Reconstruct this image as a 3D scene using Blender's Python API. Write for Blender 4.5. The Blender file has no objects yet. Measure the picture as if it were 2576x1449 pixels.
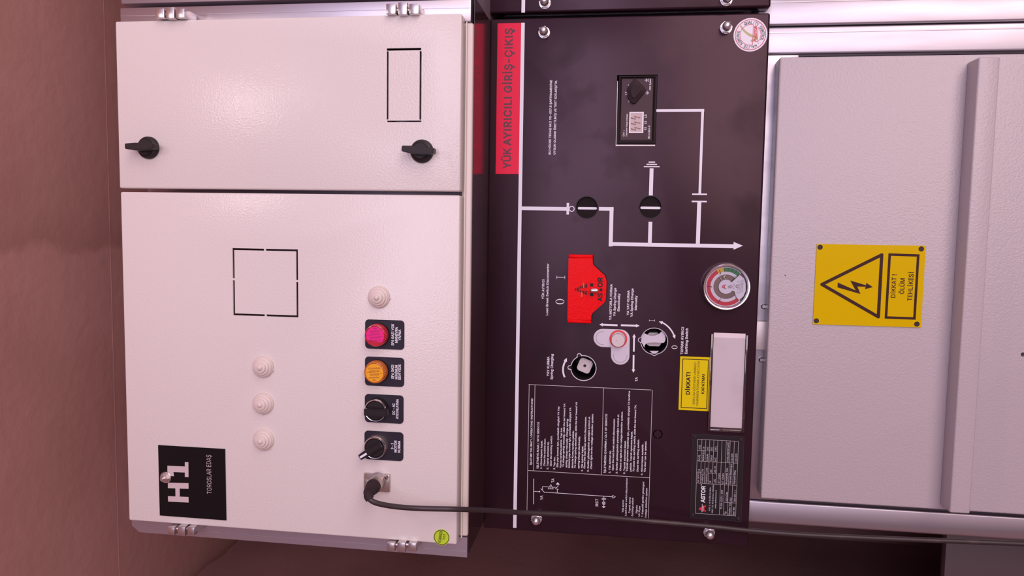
import bpy, bmesh, math, random
import numpy as np
from mathutils import Vector, Matrix
from mathutils.geometry import delaunay_2d_cdt

# ------------------------------------------------------------------ scene, camera, light
scene = bpy.context.scene
COL = scene.collection
random.seed(7)
PI = math.pi
IW, IH, FPX = 2576.0, 1449.0, 1930.0        # photograph size, focal length in its pixels
CXP, CYP = IW / 2, IH / 2

def _rot(v):
    th = math.sqrt(sum(c * c for c in v)); k = [c / th for c in v]
    K = np.array([[0, -k[2], k[1]], [k[2], 0, -k[0]], [-k[1], k[0], 0]])
    return np.eye(3) + math.sin(th) * K + (1 - math.cos(th)) * K @ K

_M = _rot((0.08091031, 0.14001131, 0.02139629))
DX, DZ, DY = _M @ np.array([0, -1., 0]), _M @ np.array([-1., 0, 0]), _M @ np.array([0, 0, 1.])
CAM = np.array([0.0, -1.02, 1.45])

def at(px, py, Y=0.0):
    """point of the photograph on the upright plane Y = const (X right, Z up, Y into the cabinets)"""
    r = np.array([px - CXP, py - CYP, FPX])
    w = np.array([r @ DX, r @ DY, r @ DZ])
    return Vector(CAM + w * ((Y - CAM[1]) / w[1]))

cam_data = bpy.data.cameras.new('camera')
cam_data.sensor_fit = 'HORIZONTAL'; cam_data.sensor_width = 36.0
cam_data.lens = FPX / IW * 36.0
cam_data.clip_start = 0.01
cam = bpy.data.objects.new('camera', cam_data); COL.objects.link(cam)
right = Vector((DX[0], DY[0], DZ[0])); up = -Vector((DX[1], DY[1], DZ[1])); back = -Vector((DX[2], DY[2], DZ[2]))
m = Matrix((right, up, back)).transposed().to_4x4(); m.translation = Vector(CAM)
cam.matrix_world = m
scene.camera = cam

scene.view_settings.view_transform = 'Standard'
scene.view_settings.look = 'None'
scene.view_settings.gamma = 1.0
scene.view_settings.exposure = 0.0

world = bpy.data.worlds.new('world'); scene.world = world
world.use_nodes = True
wn, wl = world.node_tree.nodes, world.node_tree.links
bg = wn['Background']
tc = wn.new('ShaderNodeTexCoord'); sp = wn.new('ShaderNodeSeparateXYZ'); cr = wn.new('ShaderNodeValToRGB')
mr = wn.new('ShaderNodeMapRange'); mr.inputs[1].default_value = -1; mr.inputs[2].default_value = 1
wl.new(tc.outputs['Generated'], sp.inputs[0]); wl.new(sp.outputs['Z'], mr.inputs[0]); wl.new(mr.outputs[0], cr.inputs[0])
els = cr.color_ramp.elements          # bright ground, dim horizon, lavender sky, dim zenith
els[0].position = 0.30; els[0].color = (0.42, 0.27, 0.28, 1)
els[1].position = 0.72; els[1].color = (0.10, 0.08, 0.11, 1)
for p_, c_ in ((0.40, (0.34, 0.21, 0.22, 1)), (0.49, (0.34, 0.22, 0.25, 1)), (0.535, (0.78, 0.60, 0.84, 1)), (0.64, (0.62, 0.50, 0.76, 1))):
    e = els.new(p_); e.color = c_
mx = wn.new('ShaderNodeMapRange'); mx.inputs[1].default_value = -0.45; mx.inputs[2].default_value = 0.30
mx.inputs[3].default_value = 0.45; mx.inputs[4].default_value = 1.25          # brighter towards the open right side
wl.new(sp.outputs['X'], mx.inputs[0])
wl.new(cr.outputs[0], bg.inputs['Color']); wl.new(mx.outputs[0], bg.inputs['Strength'])

def area(name, loc, target, sx, sy, power, color):
    l = bpy.data.lights.new(name, 'AREA'); l.shape = 'RECTANGLE'; l.size = sx; l.size_y = sy
    l.energy = power; l.color = color
    o = bpy.data.objects.new(name, l); COL.objects.link(o); o.location = loc
    o.rotation_euler = (Vector(target) - Vector(loc)).to_track_quat('-Z', 'Y').to_euler()
    return o
area('sunlit_ground_bounce', (1.85, -2.90, 0.28), (0.05, 0, 1.35), 3.8, 1.6, 78, (1.0, 0.79, 0.78))
area('open_front_daylight', (0.55, -3.5, 1.86), (0.0, 0, 1.6), 2.2, 0.9, 25, (0.89, 0.82, 1.0))
area('ceiling_lamp_light', (0.26, -0.86, 2.34), (0.15, -0.1, 1.95), 0.12, 0.12, 0.75, (1.0, 0.86, 0.86))

# ------------------------------------------------------------------ materials
def mat(name, color, rough=0.5, metal=0.0, spec=0.5, bump=None, var=None, alpha=None, coat=0.0, transmission=0.0, emit=None):
    mt = bpy.data.materials.new(name); mt.use_nodes = True
    nt = mt.node_tree; n, l = nt.nodes, nt.links
    b = n['Principled BSDF']
    b.inputs['Base Color'].default_value = (*color, 1)
    b.inputs['Roughness'].default_value = rough
    b.inputs['Metallic'].default_value = metal
    b.inputs['Specular IOR Level'].default_value = spec
    b.inputs['Coat Weight'].default_value = coat
    b.inputs['Coat Roughness'].default_value = 0.1
    b.inputs['Transmission Weight'].default_value = transmission
    t = n.new('ShaderNodeTexCoord')
    if bump:
        scale, strength, dist = bump[:3]
        nz = n.new('ShaderNodeTexNoise'); nz.inputs['Scale'].default_value = scale
        nz.inputs['Detail'].default_value = bump[3] if len(bump) > 3 else 1.5
        l.new(t.outputs['Object'], nz.inputs['Vector'])
        bp = n.new('ShaderNodeBump'); bp.inputs['Strength'].default_value = strength; bp.inputs['Distance'].default_value = dist
        l.new(nz.outputs['Fac'], bp.inputs['Height']); l.new(bp.outputs[0], b.inputs['Normal'])
    if var:   # (scale, colour b, low, high, roughness b or None, stretch)
        scale, cb, lo, hi = var[:4]
        mp = n.new('ShaderNodeMapping')
        if len(var) > 5: mp.inputs['Scale'].default_value = var[5]
        l.new(t.outputs['Object'], mp.inputs[0])
        nz = n.new('ShaderNodeTexNoise'); nz.inputs['Scale'].default_value = scale; nz.inputs['Detail'].default_value = 5
        l.new(mp.outputs[0], nz.inputs['Vector'])
        r = n.new('ShaderNodeMapRange'); r.inputs[1].default_value = lo; r.inputs[2].default_value = hi
        l.new(nz.outputs['Fac'], r.inputs[0])
        mx = n.new('ShaderNodeMix'); mx.data_type = 'RGBA'
        mx.inputs[6].default_value = (*color, 1); mx.inputs[7].default_value = (*cb, 1)
        l.new(r.outputs[0], mx.inputs[0]); l.new(mx.outputs[2], b.inputs['Base Color'])
        if len(var) > 4 and var[4] is not None:
            r2 = n.new('ShaderNodeMapRange'); r2.inputs[3].default_value = rough; r2.inputs[4].default_value = var[4]
            l.new(r.outputs[0], r2.inputs[0]); l.new(r2.outputs[0], b.inputs['Roughness'])
    return mt

def clear_mat(name, tint, weight):
    mt = bpy.data.materials.new(name); mt.use_nodes = True
    n, l = mt.node_tree.nodes, mt.node_tree.links
    n.remove(n['Principled BSDF'])
    tr = n.new('ShaderNodeBsdfTransparent'); tr.inputs[0].default_value = (*tint, 1)
    gl = n.new('ShaderNodeBsdfGlossy'); gl.inputs['Roughness'].default_value = 0.06
    mx = n.new('ShaderNodeMixShader'); fr = n.new('ShaderNodeFresnel'); fr.inputs[0].default_value = 1.45
    ad = n.new('ShaderNodeMath'); ad.inputs[1].default_value = weight
    l.new(fr.outputs[0], ad.inputs[0]); l.new(ad.outputs[0], mx.inputs[0])
    l.new(tr.outputs[0], mx.inputs[1]); l.new(gl.outputs[0], mx.inputs[2])
    l.new(mx.outputs[0], n['Material Output'].inputs['Surface'])
    return mt

M = {}
M['white_paint'] = mat('white_paint', (0.77, 0.735, 0.725), 0.20, bump=(430, 0.42, 0.0007))
M['beige_edge'] = mat('beige_edge', (0.74, 0.68, 0.64), 0.35, bump=(330, 0.10, 0.0006))
M['grey_paint'] = mat('grey_paint', (0.53, 0.485, 0.51), 0.26, bump=(470, 0.48, 0.0010, 2.0))
M['black_paint'] = mat('black_paint', (0.026, 0.0105, 0.0175), 0.27, spec=0.32, bump=(900, 0.03, 0.0004), var=(15, (0.018, 0.0085, 0.013), 0.53, 0.70, 0.38))
M['black_gloss'] = mat('black_gloss', (0.050, 0.024, 0.030), 0.17)
M['galv'] = mat('galvanised', (0.55, 0.52, 0.57), 0.38, metal=0.95, bump=(700, 0.05, 0.0003), var=(30, (0.46, 0.43, 0.47), 0.4, 0.7, 0.46, (1, 1, 0.12)))
M['dark_steel'] = mat('dark_steel', (0.42, 0.36, 0.42), 0.38, metal=0.6)
M['nut_steel'] = mat('nut_steel', (0.78, 0.74, 0.77), 0.30, metal=0.85)
M['chrome'] = mat('chrome', (0.82, 0.80, 0.82), 0.14, metal=1.0)
M['zinc'] = mat('zinc', (0.66, 0.62, 0.62), 0.28, metal=0.95)
M['raw_metal'] = mat('raw_metal', (0.66, 0.60, 0.60), 0.42, metal=0.35, var=(400, (0.5, 0.44, 0.43), 0.55, 0.75))
M['nickel'] = mat('nickel', (0.52, 0.45, 0.41), 0.35, metal=0.85)
M['print_white'] = mat('print_white', (0.84, 0.86, 0.97), 0.5)
M['black_plastic'] = mat('black_plastic', (0.018, 0.012, 0.014), 0.42, spec=0.35)
M['black_rubber'] = mat('black_rubber', (0.034, 0.020, 0.025), 0.75, spec=0.3)
M['void'] = mat('dark_interior', (0.006, 0.005, 0.006), 0.8)
M['legend_black'] = mat('legend_black', (0.020, 0.016, 0.030), 0.42, spec=0.35)
M['plate_black'] = mat('plate_black', (0.006, 0.005, 0.006), 0.35, spec=0.25)
M['red_strip'] = mat('red_strip', (0.86, 0.016, 0.075), 0.42, spec=0.2)
M['strip_ink'] = mat('strip_ink', (0.10, 0.018, 0.035), 0.45)
M['red_paint'] = mat('red_paint', (0.88, 0.003, 0.006), 0.22, spec=0.07, bump=(330, 0.25, 0.0008))
M['cut_dark'] = mat('cut_dark', (0.012, 0.006, 0.008), 0.7)
M['cut_tan'] = mat('brass_wire', (0.62, 0.36, 0.18), 0.4, metal=0.5)
M['yellow'] = mat('sign_yellow', (0.71, 0.50, 0.0), 0.16, spec=0.2, bump=(150, 0.06, 0.0008))
M['yellow_sticker'] = mat('sticker_yellow', (0.78, 0.64, 0.0), 0.35, spec=0.2)
M['sign_ink'] = mat('sign_ink', (0.045, 0.012, 0.012), 0.4, spec=0.25)
M['sign_hole'] = mat('sign_hole', (0.035, 0.016, 0.018), 0.6)
M['lime'] = mat('sticker_lime', (0.52, 0.74, 0.03), 0.35)
M['ink'] = mat('ink', (0.02, 0.015, 0.018), 0.5)
M['lens_red'] = mat('lens_red', (0.62, 0.008, 0.03), 0.12, coat=0.6, transmission=0.15)
M['film_pink'] = mat('film_pink', (0.86, 0.02, 0.26), 0.22)
M['film_text'] = mat('film_text', (0.36, 0.02, 0.16), 0.4)
M['lens_amber'] = mat('lens_amber', (0.66, 0.17, 0.008), 0.12, coat=0.6, transmission=0.15)
M['film_amber'] = mat('film_amber', (0.90, 0.42, 0.015), 0.22)
M['amber_text'] = mat('amber_text', (0.34, 0.12, 0.02), 0.4)
M['plug_beige'] = mat('plug_beige', (0.74, 0.66, 0.62), 0.35)
M['plate_lilac'] = mat('plate_lilac', (0.66, 0.64, 0.74), 0.38)
M['ring_red'] = mat('ring_red', (0.72, 0.05, 0.05), 0.35)
M['indicator_face'] = mat('indicator_face', (0.070, 0.034, 0.046), 0.40, spec=0.2)
M['lcd'] = mat('lcd', (0.56, 0.43, 0.42), 0.3)
M['lcd_ink'] = mat('lcd_ink', (0.24, 0.15, 0.17), 0.4)
M['paper'] = mat('paper', (0.84, 0.76, 0.80), 0.45, var=(18, (0.74, 0.65, 0.68), 0.52, 0.75))
M['clear'] = clear_mat('clear_plastic', (0.99, 0.985, 0.99), 0.0)
M['smoked_clear'] = clear_mat('clear_tray_plastic', (0.80, 0.72, 0.76), 0.10)
M['glass'] = clear_mat('gauge_glass', (0.97, 0.96, 0.97), 0.02)
M['dial_white'] = mat('dial_white', (0.82, 0.82, 0.94), 0.4)
M['scale_red'] = mat('scale_red', (0.62, 0.03, 0.06), 0.45)
M['scale_yellow'] = mat('scale_yellow', (0.78, 0.52, 0.03), 0.45)
M['scale_green'] = mat('scale_green', (0.03, 0.24, 0.09), 0.45)
M['sticker_white'] = mat('sticker_white', (0.84, 0.85, 0.94), 0.4)
M['sticker_pink'] = mat('sticker_pink', (0.62, 0.06, 0.16), 0.45)
M['sticker_green'] = mat('sticker_green', (0.11, 0.14, 0.13), 0.5)
M['sticker_red'] = mat('sticker_red', (0.66, 0.02, 0.05), 0.45)
M['sticker_olive'] = mat('sticker_olive', (0.50, 0.50, 0.24), 0.45)
M['sticker_orange'] = mat('sticker_orange', (0.80, 0.34, 0.10), 0.45)
M['logo_red'] = mat('logo_red', (0.66, 0.015, 0.05), 0.45)
M['plate_print'] = mat('plate_print', (0.62, 0.53, 0.56), 0.5)
M['drum_black'] = mat('drum_black', (0.013, 0.007, 0.008), 0.5, spec=0.10)
M['dial_back'] = mat('dial_back', (0.20, 0.15, 0.14), 0.35, metal=0.7)
M['rating_black'] = mat('rating_black', (0.014, 0.009, 0.012), 0.45, spec=0.3)
M['plate_edge'] = mat('plate_edge', (0.07, 0.055, 0.06), 0.5)
M['plate_line'] = mat('plate_line', (0.55, 0.50, 0.52), 0.5)
M['table_line'] = mat('table_line', (0.60, 0.60, 0.60), 0.5)
M['cable'] = mat('cable_rubber', (0.040, 0.028, 0.032), 0.42, var=(40, (0.075, 0.05, 0.05), 0.58, 0.75))
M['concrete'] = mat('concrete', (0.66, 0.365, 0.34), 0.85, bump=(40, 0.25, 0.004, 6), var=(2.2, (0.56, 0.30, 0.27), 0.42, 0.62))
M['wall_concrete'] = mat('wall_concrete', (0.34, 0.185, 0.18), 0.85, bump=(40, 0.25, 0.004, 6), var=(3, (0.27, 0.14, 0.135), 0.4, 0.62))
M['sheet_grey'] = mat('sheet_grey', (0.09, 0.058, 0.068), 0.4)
M['floor'] = mat('floor_concrete', (0.36, 0.29, 0.29), 0.8, bump=(30, 0.2, 0.004, 6), var=(3, (0.28, 0.22, 0.22), 0.4, 0.6))

M['black_paint'].node_tree.nodes['Principled BSDF'].inputs['Specular Tint'].default_value = (1.0, 0.70, 0.84, 1)
# old water stain on the ceiling: a crisp ragged edge that fades away on one side
_nt = M['concrete'].node_tree; _n, _l = _nt.nodes, _nt.links; _b = _n['Principled BSDF']
_src = _b.inputs['Base Color'].links[0].from_socket
_t = _n.new('ShaderNodeTexCoord'); _s = _n.new('ShaderNodeSeparateXYZ'); _l.new(_t.outputs['Object'], _s.inputs[0])
_z = _n.new('ShaderNodeTexNoise'); _z.inputs['Scale'].default_value = 9; _z.inputs['Detail'].default_value = 4; _l.new(_t.outputs['Object'], _z.inputs['Vector'])
_a = _n.new('ShaderNodeMath'); _a.operation = 'MULTIPLY_ADD'; _a.inputs[1].default_value = 0.10
_l.new(_z.outputs['Fac'], _a.inputs[0]); _l.new(_s.outputs['X'], _a.inputs[2])
_r = _n.new('ShaderNodeMapRange'); _r.inputs[1].default_value = -0.10; _r.inputs[2].default_value = 0.30; _l.new(_a.outputs[0], _r.inputs[0])
_c = _n.new('ShaderNodeValToRGB'); _e = _c.color_ramp.elements
_e[0].position = 0.232; _e[0].color = (1, 1, 1, 1); _e[1].position = 0.85; _e[1].color = (1, 1, 1, 1)
_k = _e.new(0.27); _k.color = (0.80, 0.77, 0.74, 1); _k = _e.new(0.42); _k.color = (0.90, 0.89, 0.87, 1)
_m = _n.new('ShaderNodeMix'); _m.data_type = 'RGBA'; _m.blend_type = 'MULTIPLY'; _m.inputs[0].default_value = 1.0
_l.new(_r.outputs[0], _c.inputs[0]); _l.new(_src, _m.inputs[6]); _l.new(_c.outputs[0], _m.inputs[7]); _l.new(_m.outputs[2], _b.inputs['Base Color'])

# ------------------------------------------------------------------ mesh helpers
def nb(): return bmesh.new()

def box(bm, x0, x1, y0, y1, z0, z1, bev=0.0, seg=2):
    if x0 > x1: x0, x1 = x1, x0
    if y0 > y1: y0, y1 = y1, y0
    if z0 > z1: z0, z1 = z1, z0
    r = bmesh.ops.create_cube(bm, size=1.0)
    vs = r['verts']
    for v in vs:
        v.co = Vector(((x0 + x1) / 2 + v.co.x * (x1 - x0), (y0 + y1) / 2 + v.co.y * (y1 - y0), (z0 + z1) / 2 + v.co.z * (z1 - z0)))
    if bev > 0:
        es = list({e for v in vs for e in v.link_edges})
        bmesh.ops.bevel(bm, geom=es, offset=bev, segments=seg, affect='EDGES', profile=0.5)

def prism(bm, pts, yb, yf):
    """outline in (X, Z), from yb (behind) to yf (in front, smaller Y)"""
    a = [bm.verts.new((p[0], yf, p[1])) for p in pts]
    b = [bm.verts.new((p[0], yb, p[1])) for p in pts]
    n = len(pts)
    fs = [bm.faces.new(a), bm.faces.new(b[::-1])]
    for i in range(n):
        fs.append(bm.faces.new((a[i], b[i], b[(i + 1) % n], a[(i + 1) % n])))
    bmesh.ops.recalc_face_normals(bm, faces=fs)

_step = [0]
def flat(bm, pts, y):
    _step[0] = (_step[0] + 1) % 9; y = y - _step[0] * 1.2e-5
    area2 = sum(pts[i][0] * pts[(i + 1) % len(pts)][1] - pts[(i + 1) % len(pts)][0] * pts[i][1] for i in range(len(pts)))
    if area2 < 0: pts = pts[::-1]
    f = bm.faces.new([bm.verts.new((p[0], y, p[1])) for p in pts])
    if len(pts) > 4: bmesh.ops.triangulate(bm, faces=[f])

def xz(P, Y=0.0):
    w = at(P[0], P[1], Y); return (w.x, w.z)

def polypx(bm, pts, Y, lift=0.0002):
    flat(bm, [xz(p, Y) for p in pts], Y - lift)

def prismpx(bm, pts, Y, yb, yf):
    prism(bm, [xz(p, Y) for p in pts], yb, yf)

def pxm(P, Y):      # metres per pixel at that spot
    return ((at(P[0] + 5, P[1], Y) - at(P[0] - 5, P[1], Y)).length) / 10

def seg(bm, a, b, w, y, cap=0.0):
    a = Vector(a); b = Vector(b); d = (b - a)
    if d.length < 1e-9: return
    d.normalize(); a = a - d * cap; b = b + d * cap
    n = Vector((-d.y, d.x)) * (w / 2)
    flat(bm, [tuple(a + n), tuple(a - n), tuple(b - n), tuple(b + n)], y)

def snap(a, b):
    a, b = list(a), list(b)
    if abs(a[0] - b[0]) > 12 * abs(a[1] - b[1]): a[1] = b[1] = (a[1] + b[1]) / 2
    elif abs(a[1] - b[1]) > 12 * abs(a[0] - b[0]): a[0] = b[0] = (a[0] + b[0]) / 2
    return a, b

def linepx(bm, P, Q, wpx, Y, lift=0.0002, sn=True, cap=0.0):
    a, b = xz(P, Y), xz(Q, Y)
    if sn: a, b = snap(a, b)
    s = pxm(P, Y)
    seg(bm, a, b, wpx * s, Y - lift, cap * s)

def rectpx(bm, P, Q, Y, lift=0.0002):
    a, b = xz(P, Y), xz(Q, Y)
    flat(bm, [(a[0], a[1]), (b[0], a[1]), (b[0], b[1]), (a[0], b[1])], Y - lift)

def circ(cx, cz, r, n=48, a0=0.0, a1=2 * PI):
    full = abs(a1 - a0 - 2 * PI) < 1e-6
    k = n if full else n + 1
    return [(cx + r * math.cos(a0 + (a1 - a0) * i / n), cz + r * math.sin(a0 + (a1 - a0) * i / n)) for i in range(k)]

def ring(bm, cx, cz, r0, r1, y, a0=0.0, a1=2 * PI, n=64):
    i0 = circ(cx, cz, r0, n, a0, a1); i1 = circ(cx, cz, r1, n, a0, a1)
    A = [bm.verts.new((p[0], y, p[1])) for p in i0]; B = [bm.verts.new((p[0], y, p[1])) for p in i1]
    full = abs(a1 - a0 - 2 * PI) < 1e-6
    for i in range(n):
        j = (i + 1) % len(A) if full else i + 1
        bm.faces.new((A[i], A[j], B[j], B[i]))

def ring_solid(bm, cx, cz, r0, r1, yb, yf, a0=0.0, a1=2 * PI, n=48):
    i0 = circ(cx, cz, r0, n, a0, a1); i1 = circ(cx, cz, r1, n, a0, a1)
    full = abs(a1 - a0 - 2 * PI) < 1e-6
    V = [[bm.verts.new((p[0], y, p[1])) for p in L] for y, L in ((yf, i0), (yf, i1), (yb, i1), (yb, i0))]
    fs = []
    for i in range(n):
        j = (i + 1) % n if full else i + 1
        for k in range(4):
            fs.append(bm.faces.new((V[k][i], V[k][j], V[(k + 1) % 4][j], V[(k + 1) % 4][i])))
    if not full:
        fs.append(bm.faces.new([V[k][0] for k in range(4)])); fs.append(bm.faces.new([V[k][-1] for k in range(4)]))
    bmesh.ops.recalc_face_normals(bm, faces=fs)

def lathe(bm, cx, cz, prof, n=40):
    """prof: (radius, Y) from the front axis to the back; radius 0 closes with a fan"""
    rows = []
    for r, y in prof:
        if r < 1e-7: rows.append([bm.verts.new((cx, y, cz))])
        else: rows.append([bm.verts.new((cx + r * math.cos(2 * PI * i / n), y, cz + r * math.sin(2 * PI * i / n))) for i in range(n)])
    fs = []
    for a, b in zip(rows, rows[1:]):
        for i in range(n):
            j = (i + 1) % n
            if len(a) == 1 and len(b) == 1: continue
            if len(a) == 1: fs.append(bm.faces.new((a[0], b[i], b[j])))
            elif len(b) == 1: fs.append(bm.faces.new((a[i], b[0], a[j])))
            else: fs.append(bm.faces.new((a[i], b[i], b[j], a[j])))
    bmesh.ops.recalc_face_normals(bm, faces=fs)

def spline(pts, per=8):
    P = [Vector(p) for p in pts]; P = [P[0] * 2 - P[1]] + P + [P[-1] * 2 - P[-2]]
    out = []
    for i in range(1, len(P) - 2):
        p0, p1, p2, p3 = P[i - 1:i + 3]
        for k in range(per):
            t = k / per
            out.append(0.5 * ((2 * p1) + (p2 - p0) * t + (2 * p0 - 5 * p1 + 4 * p2 - p3) * t * t + (3 * p1 - p0 - 3 * p2 + p3) * t ** 3))
    out.append(P[-2]); return out

def tube(bm, path, rad, n=14):
    path = [Vector(p) for p in path]
    R = rad if isinstance(rad, (list, tuple)) else [rad] * len(path)
    prev = None; rows = []
    for i, p in enumerate(path):
        t = (path[min(i + 1, len(path) - 1)] - path[max(i - 1, 0)]).normalized()
        if prev is None: u = t.orthogonal().normalized()
        else: u = (prev - t * prev.dot(t)).normalized()
        prev = u; w = t.cross(u)
        rows.append([bm.verts.new(p + (u * math.cos(2 * PI * k / n) + w * math.sin(2 * PI * k / n)) * R[i]) for k in range(n)])
    fs = [bm.faces.new(rows[0][::-1]), bm.faces.new(rows[-1])]
    for a, b in zip(rows, rows[1:]):
        for k in range(n): fs.append(bm.faces.new((a[k], a[(k + 1) % n], b[(k + 1) % n], b[k])))
    bmesh.ops.recalc_face_normals(bm, faces=fs)

_cap = {}
try:        # Blender's own interface typeface; the built-in one if it is not there
    import os
    FONT = bpy.data.fonts.load(os.path.join(bpy.utils.system_resource('DATAFILES'), 'fonts', 'Inter.woff2'))
except Exception:
    FONT = None
def contours(s):
    cu = bpy.data.curves.new('lettering_source', 'FONT'); cu.body = s; cu.size = 1.0
    if FONT: cu.font = FONT
    cu.resolution_u = 2; cu.fill_mode = 'NONE'
    o = bpy.data.objects.new('lettering_source', cu); COL.objects.link(o)
    dg = bpy.context.evaluated_depsgraph_get(); ev = o.evaluated_get(dg); me = ev.to_mesh()
    vs = [(v.co.x, v.co.y) for v in me.vertices]; nxt = {}
    for e in me.edges: nxt.setdefault(e.vertices[0], []).append(e.vertices[1]); nxt.setdefault(e.vertices[1], []).append(e.vertices[0])
    ev.to_mesh_clear(); bpy.data.objects.remove(o); bpy.data.curves.remove(cu)
    seen = set(); loops = []
    for st in range(len(vs)):
        if st in seen or st not in nxt: continue
        lp = [st]; seen.add(st); cur = st
        while True:
            n = [k for k in sorted(nxt[cur]) if k not in seen]
            if not n: break
            cur = n[0]; seen.add(cur); lp.append(cur)
        pts = [vs[k] for k in lp]; q = [pts[0]]
        for p in pts[1:]:
            if abs(p[0] - q[-1][0]) + abs(p[1] - q[-1][1]) > 1e-5: q.append(p)
        if abs(q[0][0] - q[-1][0]) + abs(q[0][1] - q[-1][1]) < 1e-5: q.pop()
        xs = sorted(k[0] for k in q)
        if len(q) == 12 and xs[3] - xs[0] < 1e-4 and xs[11] - xs[8] < 1e-4:      # plain I without slab serifs
            y0, y1 = min(k[1] for k in q), max(k[1] for k in q); q = [(xs[4], y0), (xs[4], y1), (xs[7], y1), (xs[7], y0)] if sarea(q) < 0 else [(xs[4], y0), (xs[7], y0), (xs[7], y1), (xs[4], y1)]
        if len(q) > 2: loops.append(q)
    return loops

def sarea(p): return sum(p[i][0] * p[(i + 1) % len(p)][1] - p[(i + 1) % len(p)][0] * p[i][1] for i in range(len(p))) / 2

def winding(P, loops):
    """winding number of every point of P about the outlines"""
    w = np.zeros(len(P), int); x, y = P[:, 0:1], P[:, 1:2]
    for lp in loops:
        q = np.array(lp); lo, hi = q.min(0), q.max(0)
        k = np.where((P[:, 0] > lo[0]) & (P[:, 0] < hi[0]) & (P[:, 1] > lo[1]) & (P[:, 1] < hi[1]))[0]
        if not len(k): continue
        a, b = q, np.roll(q, -1, 0); xx, yy = x[k], y[k]
        side = (b[:, 0] - a[:, 0]) * (yy - a[:, 1]) - (xx - a[:, 0]) * (b[:, 1] - a[:, 1])
        w[k] += ((a[:, 1] <= yy) & (b[:, 1] > yy) & (side > 0)).sum(1) - ((a[:, 1] > yy) & (b[:, 1] <= yy) & (side < 0)).sum(1)
    return w

def grow(p, d):      # moves the outline outwards (its solid side inwards of a hole) by d
    n = len(p); out = []
    for i in range(n):
        a, b, c = p[i - 1], p[i], p[(i + 1) % n]
        e0 = Vector((b[0] - a[0], b[1] - a[1])).normalized(); e1 = Vector((c[0] - b[0], c[1] - b[1])).normalized()
        n0 = Vector((e0.y, -e0.x)); n1 = Vector((e1.y, -e1.x)); h = n0 + n1
        if h.length < 1e-4: h = n0
        h.normalize(); k = max(0.55, h.dot(n0))
        out.append((b[0] + h.x * d / k, b[1] + h.y * d / k))
    return out

_glyph = {}
def glyphs(s, bold):
    """lettering outlines filled by winding number: (x, y) vertices and triangles"""
    if (s, bold) in _glyph: return _glyph[(s, bold)]
    L = contours(s)
    if not L: return [], []
    if sarea(max(L, key=lambda p: abs(sarea(p)))) < 0: L = [p[::-1] for p in L]          # solids run counter-clockwise
    if bold: L = [grow(p, bold) for p in L]
    pts = []; edges = []
    for p in L:
        o = len(pts); pts += [Vector(k) for k in p]; edges += [(o + i, o + (i + 1) % len(p)) for i in range(len(p))]
    V, _, F, _, _, _ = delaunay_2d_cdt(pts, edges, [], 0, 1e-6)
    A = np.array([(v.x, v.y) for v in V]); T = np.array([tuple(f) for f in F if len(f) == 3])
    keep = winding(A[T].mean(1), L) > 0
    T = T[keep]; used = sorted(set(T.ravel().tolist())); mp = {u: i for i, u in enumerate(used)}
    V = [tuple(A[u]) for u in used]; F = []
    for t in T.tolist():
        (ax, ay), (bx, by), (cx_, cy_) = A[t[0]], A[t[1]], A[t[2]]
        t = t if (bx - ax) * (cy_ - ay) - (cx_ - ax) * (by - ay) > 0 else t[::-1]
        F.append(tuple(mp[k] for k in t))
    _glyph[(s, bold)] = (V, F); return V, F

def capheight(bold):
    if bold not in _cap:
        vs, _ = glyphs('H', bold); _cap[bold] = max(v[1] for v in vs) - min(v[1] for v in vs)
    return _cap[bold]

def text(bm, s, P0, P1, cap, Y, bold=0.02, shear=0.0, lift=0.0002, sn=True):
    """lettering whose baseline runs from pixel P0 to pixel P1, cap height in pixels"""
    vs, fs = glyphs(s, bold)
    if not vs: return
    a, b = xz(P0, Y), xz(P1, Y)
    if sn: a, b = snap(a, b)
    a = Vector(a); b = Vector(b); d = b - a; L = d.length; d.normalize(); n = Vector((-d.y, d.x))
    x0 = min(v[0] for v in vs); x1 = max(v[0] for v in vs)
    sx = L / max(x1 - x0, 1e-6); sy = cap * pxm(P0, Y) / capheight(bold)
    V = []
    for x, y in vs:
        q = a + d * ((x - x0) * sx + y * sy * shear) + n * (y * sy)
        V.append(bm.verts.new((q.x, Y - lift, q.y)))
    for f in fs:
        try: bm.faces.new([V[i] for i in f])
        except ValueError: pass

def roundtext(bm, s, cx, cz, r, a0, a1, h, Y, bold=0.02, lift=0.0006):
    """letters standing outward on a circle, clockwise as the picture shows them; angles as in the picture (x right, y down)"""
    n = len(s)
    for i, ch in enumerate(s):
        if ch == ' ': continue
        ang = a0 + (a1 - a0) * i / (n - 1)
        # picture right = -Z, picture down = -X
        o = Vector((-math.sin(ang), -math.cos(ang)))          # outward in (X, Z)
        t = Vector((-math.cos(ang), math.sin(ang)))           # clockwise in the picture
        vs, fs = glyphs(ch, bold)
        x0 = min(v[0] for v in vs); x1 = max(v[0] for v in vs); k = h / capheight(bold)
        c = Vector((cx, cz)) + o * r
        V = []
        for x, y in vs:
            q = c + t * ((x - (x0 + x1) / 2) * k * 0.9) + o * (y * k)
            V.append(bm.verts.new((q.x, Y - lift, q.y)))
        for f in fs:
            try: bm.faces.new([V[j] for j in f])
            except ValueError: pass

def root_loc(o):
    p = Vector((0, 0, 0))
    while o is not None: p += o.location; o = o.parent
    return p

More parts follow.
